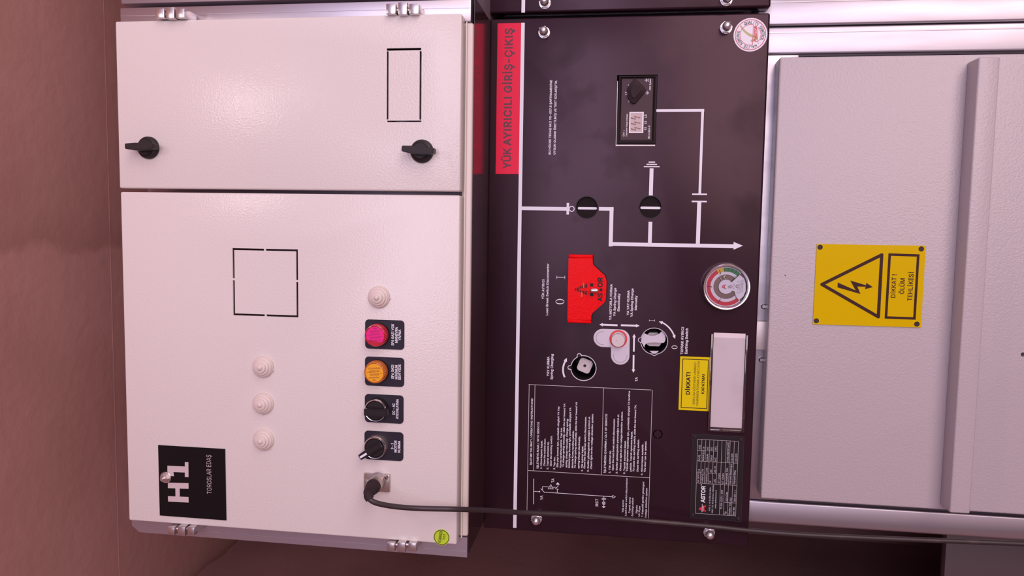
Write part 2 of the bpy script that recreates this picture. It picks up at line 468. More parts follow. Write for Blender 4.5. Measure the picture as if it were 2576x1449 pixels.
def obj(name, bm, material, parent=None, label=None, smooth=True, angle=32, keep=None):
    """links the collected shape (world coordinates) as ONE mesh object"""
    me = bpy.data.meshes.new(name)
    o = bpy.data.objects.new(name, me); COL.objects.link(o)
    org = Vector(keep) if keep is not None else Vector((0, 0, 0))
    if parent is not None:
        o.parent = parent; off = root_loc(parent)
        bmesh.ops.translate(bm, verts=bm.verts, vec=-(off + org)); o.location = org
    elif keep is not None:
        bmesh.ops.translate(bm, verts=bm.verts, vec=-org); o.location = org
    bm.to_mesh(me); bm.free()
    me.materials.append(M[material] if isinstance(material, str) else material)
    if smooth:
        me.polygons.foreach_set('use_smooth', [True] * len(me.polygons))
        try: me.set_sharp_from_angle(angle=math.radians(angle))
        except Exception: pass
    if label: o['label'] = label
    return o

def tag(o, label, cat, group=None):
    o['label'] = label; o['category'] = cat
    if group: o['group'] = group
    return o

def thing(name, label, cat, loc=(0, 0, 0), group=None):
    o = bpy.data.objects.new(name, None); COL.objects.link(o); o.location = loc
    o.empty_display_size = 0.02
    return tag(o, label, cat, group)

def structure(o):
    o['kind'] = 'structure'; return o

def cut(o, bm):
    """real holes: subtracts the collected shape (world coordinates) from the mesh"""
    bmesh.ops.translate(bm, verts=bm.verts, vec=-root_loc(o))
    me = bpy.data.meshes.new('cutter'); bm.to_mesh(me); bm.free()
    c = bpy.data.objects.new('cutter', me); COL.objects.link(c); c.parent = o
    md = o.modifiers.new('cut', 'BOOLEAN'); md.operation = 'DIFFERENCE'; md.object = c; md.solver = 'EXACT'
    dg = bpy.context.evaluated_depsgraph_get()
    new = bpy.data.meshes.new_from_object(o.evaluated_get(dg))
    old = o.data; o.modifiers.clear(); o.data = new; new.name = old.name
    bpy.data.meshes.remove(old); bpy.data.objects.remove(c); bpy.data.meshes.remove(me)
    new.polygons.foreach_set('use_smooth', [True] * len(new.polygons))
    try: new.set_sharp_from_angle(angle=math.radians(32))
    except Exception: pass

def K(s, ox, oy): return lambda x, y: (ox + x / s, oy + y / s)

# ------------------------------------------------------------------ the room
XL, ZC, YB = -0.765, 2.37, 0.92
bm = nb(); box(bm, -1.2, 2.2, -0.95, 1.1, ZC, ZC + 0.15)
# thin raised joint running across the ceiling
box(bm, -0.80, 2.1, 0.262, 0.2642, ZC - 0.0003, ZC + 0.01)
structure(obj('ceiling', bm, 'concrete', smooth=False))
bm = nb()
# left wall with a broken, recessed joint under the slab
edge = []
y = -2.6
while y < YB:
    edge.append((y, 2.338 + random.uniform(-0.007, 0.009))); y += 0.03
edge.append((YB, 2.338))
pts = [(-2.6, 0.0)] + edge + [(YB, 0.0)]
A = [bm.verts.new((XL, p[0], p[1])) for p in pts]; B = [bm.verts.new((XL - 0.15, p[0], p[1])) for p in pts]
bm.faces.new(A); bm.faces.new(B[::-1])
for i in range(len(pts)): bm.faces.new((A[i], B[i], B[(i + 1) % len(pts)], A[(i + 1) % len(pts)]))
bmesh.ops.recalc_face_normals(bm, faces=bm.faces[:])
box(bm, XL - 0.15, XL - 0.03, -2.6, YB, 2.30, ZC)
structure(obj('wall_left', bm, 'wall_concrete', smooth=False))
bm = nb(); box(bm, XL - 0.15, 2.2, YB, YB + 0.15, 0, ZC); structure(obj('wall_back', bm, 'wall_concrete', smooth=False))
bm = nb(); box(bm, -1.2, 2.2, -1.6, 1.1, -0.1, 0); structure(obj('floor', bm, 'floor', smooth=False))

# ------------------------------------------------------------------ upper control cabinet
YD, YF = -0.135, -0.115          # door front, frame front
cab = thing('control_cabinet', 'white low voltage control cabinet with two doors above the black panel', 'cabinet', (-0.075, 0.1, 1.628))
bm = nb(); box(bm, -0.392, 0.243, -0.085, 0.38, 1.641, 2.066, 0.002); obj('body', bm, 'dark_steel', cab)
# galvanised side posts
bm = nb(); box(bm, 0.2365, 0.2625, YF, 0.40, 1.6305, 2.0775, 0.0015); box(bm, 0.2520, 0.2526, YF - 0.0004, YF + 0.001, 1.632, 2.076)
obj('side_post', bm, 'galv', cab, 'galvanised post along the right side of the cabinet')
bm = nb()
pts = [(-0.3865, 1.6280), (-0.4120, 1.6280), (-0.4120, 2.0685), (-0.4035, 2.0790), (-0.3865, 2.0790)]
prism(bm, pts, 0.40, YF); box(bm, -0.4050, -0.4044, YF - 0.0004, YF + 0.001, 1.629, 2.066)
obj('side_post', bm, 'galv', cab, 'galvanised post along the left side of the cabinet')
bm = nb(); box(bm, -0.3850, 0.2350, YF - 0.001, 0.38, 1.6275, 1.6395, 0.0022, 3); box(bm, -0.3850, 0.2350, YF - 0.006, YF, 1.6338, 1.6350)
obj('bottom_rail', bm, 'beige_edge', cab)
bm = nb(); box(bm, -0.409, 0.2655, YF + 0.004, -0.0004, 1.6270, 1.6274); obj('underside_plate', bm, 'black_gloss', cab, 'glossy black sheet under the cabinet')
# doors
def door(name, x0, x1, z0, z1, label):
    b = nb(); box(b, x0, x1, YD, YF - 0.0005, z0, z1, 0.0022, 3)
    d = obj(name, b, 'white_paint', cab, label)
    b = nb(); box(b, x0 + 0.0025, x1 - 0.0025, YD + 0.0018, YF + 0.01, z0 + 0.0025, z1 - 0.0025); cut(d, b)      # folded sheet, hollow behind
    return d
dA = door('door', 0.0378, 0.2408, 1.6372, 2.0705, 'narrow right door with two black latches')
dB = door('door', -0.3884, 0.0334, 1.6372, 2.0695, 'wide left door carrying lamps and switches')
# knock-out slots, really cut into the doors
def slotpx(b, x0, y0, x1, y1):
    p, q = xz((x0, y0), YD), xz((x1, y1), YD)
    box(b, p[0], q[0], YD - 0.01, YD + 0.008, p[1], q[1])
for k in ((973, 121.7, 1059.5, 126.2), (974, 303.3, 1060, 307.2), (973.2, 129, 977, 300.5), (1055.8, 128.6, 1059.6, 301)):
    b = nb(); slotpx(b, *k); cut(dA, b)
q0, q1 = xz((584.5, 624), YD), xz((750.5, 798.5), YD)
b = nb(); w = 0.0024; xt, zt, xb, zb = q0[0], q0[1], q1[0], q1[1]; xm, zm = (xt + xb) / 2 + 0.003, (zt + zb) / 2; g = 0.0012
for xa, xc, za, zd in ((xt - w, xt, zt, zm + g), (xt - w, xt, zm - g, zb), (xb, xb + w, zt, zm + g), (xb, xb + w, zm - g, zb),
                       (xt, xm + g, zt - w, zt), (xm - g, xb, zt - w, zt), (xt, xm + g, zb, zb + w), (xm - g, xb, zb, zb + w)):
    k = nb(); box(k, xa, xc, YD - 0.01, YD + 0.008, za, zd); cut(dB, k)
b.free()
# turn latches
def latch(P, tilt):
    c = xz(P, YD)
    b = nb(); lathe(b, c[0], c[1], [(0, YD - 0.009), (0.0085, YD - 0.009), (0.0092, YD - 0.0083), (0.0095, YD - 0.006), (0.0125, YD - 0.005), (0.0136, YD - 0.003), (0.0138, YD + 0.0005), (0, YD + 0.0005)])
    lt = obj('latch', b, 'black_plastic', dA, keep=(0, 0, 0))
    b = nb()
    o = [(-0.0195, 0.0026), (-0.0185, 0.0038), (-0.006, 0.0044), (0.004, 0.0040), (0.0175, 0.0034), (0.0185, 0.0028), (0.0185, -0.0022), (0.0175, -0.003), (0.006, -0.0048), (-0.006, -0.0048), (-0.0185, -0.0028), (-0.0195, -0.0018)]
    ca, sa = math.cos(tilt), math.sin(tilt)
    pts = [(c[0] + (v * ca + u * sa), c[1] + (-u * ca + v * sa)) for u, v in o]
    prism(b, pts, YD - 0.0085, YD - 0.0195)
    bmesh.ops.bevel(b, geom=[ed for ed in b.edges if abs(ed.verts[0].co.y - (YD - 0.0195)) < 1e-6 and abs(ed.verts[1].co.y - (YD - 0.0195)) < 1e-6], offset=0.0008, segments=2, affect='EDGES')
    h = obj('latch_wing', b, 'black_plastic', dA)
latch((375, 372), 0.02); latch((1062, 381), -0.06)
# hinges
def hinge(parent, blocks, y0, y1, flip):
    YH = YF - 0.027
    b = nb()
    for i, (xa, xb2) in enumerate(blocks):
        p, q = xz((xa, y0), YH), xz((xb2, y1), YH)
        if i == 1: box(b, p[0] + 0.0012, q[0] - 0.0008, YH - 0.001, YF + 0.002, p[1], q[1], 0.0006)
        else: box(b, p[0], q[0], YH, YF + 0.0005, p[1], q[1], 0.0008)
    h = obj('hinge', b, 'zinc', parent)
    b = nb(); p, q = xz((blocks[0][0] + 4, (y0 + y1) / 2), YH), xz((blocks[2][1] - 4, (y0 + y1) / 2), YH)
    tube(b, [(p[0], YH + 0.008, p[1]), (q[0], YH + 0.008, q[1])], 0.0028)
    obj('hinge_pin', b, 'chrome', h)
hinge(cab, ((390, 413), (418, 439), (442, 464)), 21, 45, 0)
hinge(cab, ((971, 995), (1002, 1024), (1029, 1053)), 9, 35, 0)
hinge(cab, ((421, 439), (447, 466), (471, 489)), 1326, 1347, 1)
hinge(cab, ((973, 993), (1000, 1020), (1027, 1047)), 1366, 1388, 1)

# ------------------------------------------------------------------ fittings on the wide door
c4 = K(1913 / 660, 560, 560); c5 = K(2130 / 660, 240, 1000); c6 = K(2130 / 660, 760, 1000); c7 = K(534 / 140, 900, 790)
# blanking plugs
def plug_mesh():
    b = nb()
    prof = [(0, -0.0125), (0.0012, -0.0124), (0.0024, -0.0117), (0.0030, -0.0108), (0.0034, -0.0098)]
    for r, y in ((0.0058, -0.0090), (0.0087, -0.0066), (0.0112, -0.0040)):
        prof += [(r - 0.0004, y - 0.0006), (r + 0.0006, y - 0.0003), (r + 0.0010, y + 0.0008), (r + 0.0012, y + 0.0015)]
    prof += [(0.0129, -0.0022), (0.0134, -0.0016), (0.0136, -0.0004), (0.0136, 0.0008), (0, 0.0008)]
    lathe(b, 0, 0, prof, 48)
    box(b, -0.0006, 0.0006, -0.0014, 0.0004, -0.0148, -0.0132, 0.0003)
    me = bpy.data.meshes.new('blanking_plug'); b.to_mesh(me); b.free(); me.materials.append(M['plug_beige'])
    me.polygons.foreach_set('use_smooth', [True] * len(me.polygons)); me.set_sharp_from_angle(angle=math.radians(50))
    return me
pm = plug_mesh(); p0 = None
for P, rz, lb in (((663, 922), 0.3, 'stepped beige blanking plug right of two others in the row of three'),
                  ((663, 1014.5), 1.6, 'stepped beige blanking plug in the middle of the row of three'),
                  ((664, 1105.5), 0.9, 'stepped beige blanking plug nearest the black H1 plate'),
                  ((954, 747), 0.1, 'stepped beige blanking plug alone beside the red pilot lamp')):
    o = bpy.data.objects.new('blanking_plug', pm) if p0 is None else p0.copy()
    if p0 is None: p0 = o
    COL.objects.link(o); c = xz(P, YD); o.location = (c[0], YD - 0.0006, c[1]); o.rotation_euler = (0, rz, 0)
    tag(o, lb, 'plug', 'beige blanking plugs on the white door')

def legend(root, x0, y0, x1, y1, rows):
    p, q = xz((x0, y0), YD), xz((x1, y1), YD)
    xa, xb, za, zb = min(p[0], q[0]), max(p[0], q[0]), min(p[1], q[1]), max(p[1], q[1]); r = 0.0045
    pts = []
    for cx, cz, a in ((xb - r, zb - r, 0), (xa + r, zb - r, PI / 2), (xa + r, za + r, PI), (xb - r, za + r, 1.5 * PI)):
        pts += circ(cx, cz, r, 6, a, a + PI / 2)
    b = nb(); prism(b, pts, YD + 0.0003, YD - 0.0010)
    lp = obj('legend_plate', b, 'legend_black', root)
    b = nb()
    for s, bx, ya, yb in rows: text(b, s, (bx, ya), (bx, yb), 6.6, YD - 0.001, bold=0.024)
    obj('lettering', b, 'print_white', lp, 'white lettering')
YL = YD - 0.001
def pilot(P, rect, rows, colour, film, ink, label, flip):
    c = xz(P, YD)
    t = thing('pilot_lamp', label, 'indicator lamp', (c[0], YD, c[1]), 'pilot lamps on the white door')
    legend(t, *rect, rows)
    b = nb(); lathe(b, c[0], c[1], [(0.0125, YL - 0.0035), (0.0136, YL - 0.0035), (0.0141, YL - 0.0025), (0.0142, YL + 0.0002)], 48); obj('collar', b, 'black_plastic', t)
    b = nb(); lathe(b, c[0], c[1], [(0, YL - 0.0128), (0.0113, YL - 0.0128), (0.0118, YL - 0.0133), (0.0124, YL - 0.0131), (0.0128, YL - 0.0122), (0.0130, YL - 0.0095), (0.0134, YL - 0.0090), (0.0134, YL - 0.0070), (0.0137, YL - 0.0066), (0.0137, YL - 0.0005), (0, YL - 0.0005)], 56)
    ln = obj('lens', b, colour, t)
    YFm = YL - 0.0129
    b = nb()
    if flip: flat(b, circ(c[0], c[1], 0.0110, 40, -2.35, 2.05), YFm - 0.00005)
    else: flat(b, circ(c[0], c[1], 0.0110, 48), YFm - 0.00005)
    obj('protective_film', b, film, ln)
    b = nb()
    sgn = -1 if flip else 1
    L = [('Schutzfolie', 0.0056, 0.0150), ('entfernen', 0.0022, 0.0128), ('Remove', -0.0022, 0.0110), ('protection', -0.0054, 0.0130), ('film', -0.0088, 0.0046)]
    for s, dx, wd in L:          # printed across, so it reads sideways to the legends
        vs, fs = glyphs(s, 0.012)
        xa = min(v[0] for v in vs); xe = max(v[0] for v in vs); kx = wd / (xe - xa); ky = 0.0021 / capheight(0.012)
        V = [b.verts.new((c[0] + sgn * (dx - 0.0010 + y * ky + (x - (xa + xe) / 2) * kx * 0.07), YFm - 0.00025, c[1] - sgn * ((x - (xa + xe) / 2) * kx))) for x, y in vs]
        for f in fs:
            try: b.faces.new([V[i] for i in f])
            except ValueError: pass
    seg(b, (c[0] - 0.0003, c[1] - 0.0098), (c[0] + 0.0003, c[1] + 0.0098), 0.0004, YFm - 0.00025)
    obj('film_lettering', b, ink, ln, 'small printed lines on the film')
pilot((952.5, 841), (919.2, 803, 1017.3, 880), [('SF6 GAZI YOK', 991, 869.3, 814.5), ('MANEVRA', 1000.3, 862.4, 822.8), ('YAPMA', 1008.6, 856.6, 829)],
      'lens_red', 'film_pink', 'film_text', 'red pilot lamp with pink film above a dark SF6 GAZI YOK legend', True)
pilot((951, 932.5), (918.8, 896.3, 1017, 973.5), [('SF6 GAZI', 990.7, 953, 918), ('MİNİMUM', 1000, 954, 918.6), ('SEVİYEDE', 1008.3, 956, 917)],
      'lens_amber', 'film_amber', 'amber_text', 'amber pilot lamp above a dark SF6 GAZI MINIMUM SEVIYEDE legend', False)

def selector(P, rect, rows, ang, label, mark):
    c = xz(P, YD)
    t = thing('selector_switch', label, 'switch', (c[0], YD, c[1]), 'selector switches on the white door')
    legend(t, *rect, rows)
    b = nb(); lathe(b, c[0], c[1], [(0.0115, YL - 0.0088), (0.0128, YL - 0.0088), (0.0136, YL - 0.0080), (0.0138, YL - 0.004), (0.0140, YL + 0.0002), (0, YL + 0.0002)], 56)
    obj('collar', b, 'black_plastic' if not mark else 'nickel', t)
    b = nb(); lathe(b, c[0], c[1], [(0.0116, YL - 0.0104), (0.0121, YL - 0.0112), (0.0127, YL - 0.0113), (0.0133, YL - 0.0106), (0.0135, YL - 0.0088), (0.0116, YL - 0.0088)], 64)
    obj('chrome_ring', b, 'chrome', t)
    b = nb(); lathe(b, c[0], c[1], [(0, YL - 0.0096), (0.0108, YL - 0.0096), (0.0116, YL - 0.0103), (0.0118, YL - 0.0086), (0, YL - 0.0086)], 56)
    obj('dial', b, 'black_plastic', t)
    ca, sa = math.cos(ang), math.sin(ang)
    def loc(u, v): return (c[0] + u * ca - v * sa, c[1] + u * sa + v * ca)
    b = nb()
    o = [(-0.0110, -0.0032), (0.008, -0.0042), (0.0185, -0.0034), (0.0192, -0.0024), (0.0192, 0.0024), (0.0185, 0.0034), (0.008, 0.0042), (-0.0110, 0.0032)] if mark else \
        [(-0.0105, -0.0048), (0.0165, -0.0048), (0.0173, -0.0041), (0.0173, 0.0030), (0.0165, 0.0037), (-0.0105, 0.0037), (-0.0112, 0.0030), (-0.0112, -0.0041)]
    yf = YL - 0.0195
    prism(b, [loc(u, v) for u, v in o], YL - 0.0105, yf)
    bmesh.ops.bevel(b, geom=[ed for ed in b.edges if all(abs(v.co.y - yf) < 1e-6 for v in ed.verts)], offset=0.0012, segments=2, affect='EDGES')
    h = obj('handle', b, 'black_plastic', t)
    if mark:
        b = nb(); prism(b, [loc(u, v) for u, v in ((0.0080, -0.0013), (0.0178, -0.0013), (0.0178, 0.0013), (0.0080, 0.0013))], yf + 0.0004, yf - 0.0002)
        obj('pointer_mark', b, 'print_white', h, 'white pointer stripe')
selector((951, 1027.5), (918.4, 990.3, 1015.3, 1066), [('DC - AC', 993.4, 1042.8, 1014.5), ('AYDINLATMA', 1002.4, 1054, 1003.8)], -PI / 2,
         'black selector switch with chrome ring, legend DC - AC AYDINLATMA', False)
selector((949.5, 1120.5), (917.6, 1082.5, 1014.8, 1160), [('0 - 1', 989.7, 1130, 1114.6), ('MOTOR', 998, 1138, 1108), ('KURMA', 1007, 1138.7, 1108.6)], PI / 2 + 0.58,
         'black selector switch with slanted white-tipped handle, legend 0 - 1 MOTOR KURMA', True)

# number plate
hp = thing('number_plate', 'black square plate reading H1 TOROSLAR EDAS on the white door', 'sign', tuple(at(484, 1212, YD)))
b = nb(); p, q = xz((400.3, 1119.6), YD), xz((568.6, 1308), YD)
pp = [xz(c5(*k), YD) for k in ((513, 385), (1055, 417), (1065, 995), (527, 955))]
prism(b, pp, YD + 0.0002, YD - 0.0012); obj('plate', b, 'plate_black', hp)
YN = YD - 0.0012
b = nb()
def poly5(*pts): polypx(b, [c5(*k) for k in pts], YN, 0.0002)
poly5((590, 800), (757, 807), (758, 852), (591, 844)); poly5((590, 690), (757, 695), (757, 741), (589, 735)); poly5((650, 735), (685, 736), (686, 804), (651, 803))
poly5((727, 523), (756, 524), (757, 646), (727, 644)); poly5((585, 553), (728, 560), (728, 609), (585, 603)); poly5((585, 602), (607, 603), (608, 636), (635, 640), (636, 606), (607, 603)) if False else None
poly5((585, 600), (634, 603), (638, 639), (607, 636))
obj('numerals', b, 'plate_print', hp, 'large pale H1')
b = nb(); text(b, 'TOROSLAR EDAŞ', c5(943, 783), c5(940, 467), 11.3, YN, bold=-0.005)
obj('lettering', b, 'plate_print', hp, 'thin pale TOROSLAR EDAŞ')
c = xz((417.5, 1201), YN)
b = nb(); lathe(b, c[0], c[1], [(0.0035, YN - 0.0014), (0.0068, YN - 0.0014), (0.0074, YN - 0.0009), (0.0075, YN + 0.0002)]); obj('washer', b, 'zinc', hp)
b = nb(); prism(b, circ(c[0], c[1], 0.0050, 6, 0.4, 0.4 + 2 * PI), YN - 0.0012, YN - 0.0058)
bmesh.ops.bevel(b, geom=[ed for ed in b.edges if all(abs(v.co.y - (YN - 0.0058)) < 1e-6 for v in ed.verts)], offset=0.0006, segments=2, affect='EDGES')
lathe(b, c[0], c[1], [(0, YN - 0.0095), (0.0018, YN - 0.0095), (0.0023, YN - 0.009), (0.0024, YN - 0.0055)], 20)
obj('bolt', b, 'zinc', hp)

# round lime sticker
c = xz((1111, 1351.5), YD); R = 20.3 * pxm((1111, 1351), YD)
st = thing('round_sticker', 'small round lime green sticker reading KUMANDA TEST on the door corner', 'sticker', (c[0], YD, c[1]))
b = nb(); prism(b, circ(c[0], c[1], R, 48), YD + 0.0001, YD - 0.0003); obj('sticker_face', b, 'lime', st)
b = nb(); ring(b, c[0], c[1], R * 0.86, R * 0.93, YD - 0.0005)
text(b, 'KUMANDA', c6(1127, 1178), c6(1142, 1082), 7.8, YD, bold=0.01, lift=0.0005, sn=False)
text(b, 'TEST', c6(1158, 1157), c6(1165, 1107), 5.4, YD, bold=0.01, lift=0.0005, sn=False)
obj('lettering', b, 'ink', st)

# flange socket
fs_ = thing('flange_socket', 'square metal flange socket on the white door below the 0 - 1 switch', 'socket', tuple(at(950, 1212, YD)))
p, q = xz((917.6, 1188), YD), xz((982.3, 1236.5), YD)
b = nb(); box(b, p[0], q[0], YD - 0.0035, YD + 0.0003, p[1], q[1], 0.0010); obj('flange', b, 'nickel', fs_)
c = xz((972.3, 1198.3), YD)
b = nb(); lathe(b, c[0], c[1], [(0, YD - 0.0050), (0.0028, YD - 0.0050), (0.0036, YD - 0.0040), (0.0037, YD - 0.003)], 24)
sc = obj('screw', b, 'chrome', fs_)
b = nb(); seg(b, (c[0] - 0.0019, c[1] - 0.0012), (c[0] + 0.0019, c[1] + 0.0012), 0.0008, YD - 0.0052); seg(b, (c[0] - 0.0012, c[1] + 0.0019), (c[0] + 0.0012, c[1] - 0.0019), 0.0008, YD - 0.0052)
obj('screw_slot', b, 'cut_dark', sc)
p, q = xz(c6(505, 665), YD - 0.006), xz(c6(560, 750), YD - 0.006)
b = nb(); box(b, p[0], q[0], YD - 0.0062, YD - 0.003, p[1], q[1], 0.001); obj('release_tab', b, 'nickel', fs_)
c = xz((952, 1207), YD)
b = nb(); lathe(b, c[0], c[1], [(0.0092, YD - 0.0055), (0.0100, YD - 0.0055), (0.0104, YD - 0.0050), (0.0104, YD - 0.003), (0.0092, YD - 0.003)], 36); obj('socket_collar', b, 'dark_steel', fs_)

# cable with plug
cabl = thing('power_cable', 'black rubber cable plugged into the white door and running down past the panel', 'cable', tuple(at(1600, 1305, -0.03)))
base = Vector((c[0], YD, c[1])); tip = at(927, 1240, -0.178)
d = (tip - base)
b = nb()
pth = [base + d * t for t in (0.08, 0.1, 0.50, 0.54)]
tube(b, pth, [0.0088, 0.0094, 0.0094, 0.0086], 24); obj('plug_shell', b, 'nickel', cabl)
b = nb(); rr = []; pth = []
for k in range(25):
    t = 0.50 + 0.50 * k / 24; pth.append(base + d * t)
    rr.append(0.0092 - 0.0030 * (k / 24) - (0.0006 if 8 < k < 20 and k % 3 == 0 else 0))
tube(b, pth, rr, 24)
tube(b, spline([tip, at(926.5, 1248, -0.183), at(931, 1256, -0.184)], 6), 0.0052, 16)
obj('strain_relief', b, 'black_rubber', cabl, 'ribbed black plug boot')
cp = [tuple(tip), at(927, 1248.5, -0.183), at(934, 1259, -0.185), at(955, 1267.5, -0.182), at(1000, 1275, -0.172), at(1060, 1279, -0.16), at(1150, 1281, -0.148),
      at(1230, 1284, -0.11), at(1310, 1289.5, -0.075), at(1420, 1294, -0.05), at(1500, 1299, -0.035), at(1600, 1308, -0.022), at(1700, 1316.5, -0.016), at(1800, 1325.5, -0.012),
      at(1890, 1335, -0.008), at(2000, 1344, -0.004), at(2150, 1351.5, 0.0), at(2300, 1357.5, 0.002), at(2450, 1363, 0.003), at(2600, 1369, 0.003), at(2760, 1376, 0.003), (-0.405, 0.0, 0.60), (-0.407, -0.012, 0.25), (-0.412, -0.05, 0.03), (-0.44, -0.16, 0.0036), (-0.52, -0.40, 0.0036)]
b = nb(); tube(b, spline([tuple(p) for p in cp], 6), 0.0032, 14); obj('cord', b, 'cable', cabl)

# ------------------------------------------------------------------ black mimic panel
pan = thing('mimic_panel', 'black front panel with white mimic diagram and operating instructions', 'panel', (-0.0755, 0.02, 1.272))
b = nb(); box(b, -0.4205, 0.2697, 0.0, 0.020, 1.2720, 1.6282, 0.0028, 3)
face = obj('front_plate', b, 'black_paint', pan)
# openings in the plate
ch = xz((1467.8, 925.8), 0); es = xz((1645.6, 858.2), 0); S0 = pxm((1550, 880), 0)
b = nb()
prism(b, circ(ch[0], ch[1], 31.2 * S0, 56), 0.05, -0.01)
cut(face, b); b = nb()
prism(b, circ(es[0], es[1], 32.6 * S0, 56), 0.05, -0.01); cut(face, b)
for P in ((1476.3, 522), (1636, 521)):
    c = xz(P, 0); b = nb(); prism(b, circ(c[0], c[1], 28.0 * S0, 48), 0.05, -0.01); cut(face, b)
p, q = xz((1552.5, 189), 0), xz((1649.2, 368.5), 0)
b = nb(); box(b, p[0], q[0], -0.01, 0.05, p[1], q[1]); cut(face, b)
# knock-out ring, two half arcs
c = xz((1654.8, 1092.2), 0); b = nb()
ring_solid(b, c[0], c[1], 9.6 * S0, 12 * S0, 0.02, -0.01, 0.14, PI - 0.14, 24); ring_solid(b, c[0], c[1], 9.6 * S0, 12 * S0, 0.02, -0.01, PI + 0.14, 2 * PI - 0.14, 24)
cut(face, b)

# white busbar stripe
b = nb(); p, q = xz((1307.8, 57.5), 0), xz((1303.6, 1328.3), 0); wbar = 9.0 * S0
za = xz((1301, 690), 0)[1]
flat(b, [(p[0], za), (p[0], za - wbar), (q[0], za - wbar), (q[0], za)], -0.0002); obj('busbar_stripe', b, 'print_white', pan)
# mimic diagram
c3 = K(1880 / 480, 1280, 460); cg = K(1449 / 480, 1640, 480); c1 = K(1449 / 480, 1200, 0); c2 = K(1449 / 480, 1640, 0)
b = nb(); W9 = 9.1
linepx(b, (1309, 524.5), (1428, 525.2), W9, 0); rectpx(b, (1425.5, 510.5), (1431.4, 539.7), 0)
c = xz((1438.3, 525.4), 0); ring(b, c[0], c[1], 5.2 * S0, 7.2 * S0, -0.0002)
linepx(b, (1506.7, 525.5), (1543.6, 525.5), W9, 0); linepx(b, (1538.5, 521), (1536.3, 619.8), W9 + 0.6, 0)
linepx(b, (1532, 615.2), (1846, 618), W9 + 0.2, 0)
polypx(b, [cg(620, 388), cg(691, 417), cg(620, 447)], 0)
linepx(b, (1635.8, 558), (1635, 613), W9 + 0.3, 0); linepx(b, (1638, 492.8), (1638.4, 423.3), W9 + 0.6, 0)
for xa, xb, yy in ((1619.5, 1659.3, 419.3), (1626.3, 1652.8, 413.6), (1631.6, 1647.9, 408)): linepx(b, (xa, yy), (xb, yy), 2.9, 0)
linepx(b, (1759, 508), (1755.5, 613), 10, 0); linepx(b, (1740, 506.8), (1778, 507.2), 3.8, 0); linepx(b, (1741, 488.6), (1778.4, 489), 4.0, 0)
linepx(b, (1759.8, 488), (1768.2, 274.5), 6.6, 0); linepx(b, (1649, 278.2), (1771.5, 277.6), 6.6, 0)
obj('mimic_diagram', b, 'print_white', pan, 'white single-line diagram')

# serif figures
def serif_I(b, cx, cy, h, w):      # centre in picture pixels, height along picture x
    rectpx(b, (cx - h / 2, cy - w * 0.12), (cx + h / 2, cy + w * 0.12), 0)
    for s in (-1, 1): rectpx(b, (cx + s * (h / 2) - s * h * 0.055, cy - w / 2), (cx + s * h / 2, cy + w / 2), 0)
def serif_0(b, cx, cy, h, w):
    n = 40; O = []; I = []
    for i in range(n):
        a = 2 * PI * i / n
        O.append(xz((cx + h / 2 * math.cos(a), cy + w / 2 * math.sin(a)), 0)); I.append(xz((cx + h * 0.455 * math.cos(a), cy + w * 0.31 * math.sin(a)), 0))
    A = [b.verts.new((p[0], -0.0002, p[1])) for p in O]; B = [b.verts.new((p[0], -0.0002, p[1])) for p in I]
    for i in range(n): b.faces.new((A[i], A[(i + 1) % n], B[(i + 1) % n], B[i]))
def arrow(b, P, Q, w, hl, hw):      # shaft start, tip
    d = Vector((Q[0] - P[0], Q[1] - P[1])); d.normalize(); n = Vector((-d.y, d.x)); m_ = Vector(Q) - d * hl
    pts = [Vector(P) + n * w / 2, m_ + n * w / 2, m_ + n * hw, Vector(Q), m_ - n * hw, m_ - n * w / 2, Vector(P) - n * w / 2]
    polypx(b, [tuple(p) for p in pts[:0]] + [tuple(pts[0]), tuple(pts[1]), tuple(pts[5]), tuple(pts[6])], 0); polypx(b, [tuple(pts[2]), tuple(pts[3]), tuple(pts[4])], 0)
def arc3(A, B, C, n=14):       # circle arc through three picture points
    ax, ay = A; bx, by = B; cx, cy = C
    D = 2 * (ax * (by - cy) + bx * (cy - ay) + cx * (ay - by))
    ux = ((ax * ax + ay * ay) * (by - cy) + (bx * bx + by * by) * (cy - ay) + (cx * cx + cy * cy) * (ay - by)) / D
    uy = ((ax * ax + ay * ay) * (cx - bx) + (bx * bx + by * by) * (ax - cx) + (cx * cx + cy * cy) * (bx - ax)) / D
    r = math.hypot(ax - ux, ay - uy)
    a0 = math.atan2(ay - uy, ax - ux); a1 = math.atan2(cy - uy, cx - ux)
    while a1 - a0 > PI: a1 -= 2 * PI
    while a1 - a0 < -PI: a1 += 2 * PI
    return [(ux + r * math.cos(a0 + (a1 - a0) * i / n), uy + r * math.sin(a0 + (a1 - a0) * i / n)) for i in range(n + 1)]
def arcstroke(b, pts, w):
    for p, q in zip(pts, pts[1:]): linepx(b, p, q, w, 0, sn=False, cap=0.25)
def head(b, tipP, frm, hl, hw):
    d = Vector((tipP[0] - frm[0], tipP[1] - frm[1])); d.normalize(); n = Vector((-d.y, d.x)); m_ = Vector(tipP) - d * hl
    polypx(b, [tuple(m_ + n * hw), tipP, tuple(m_ - n * hw)], 0)

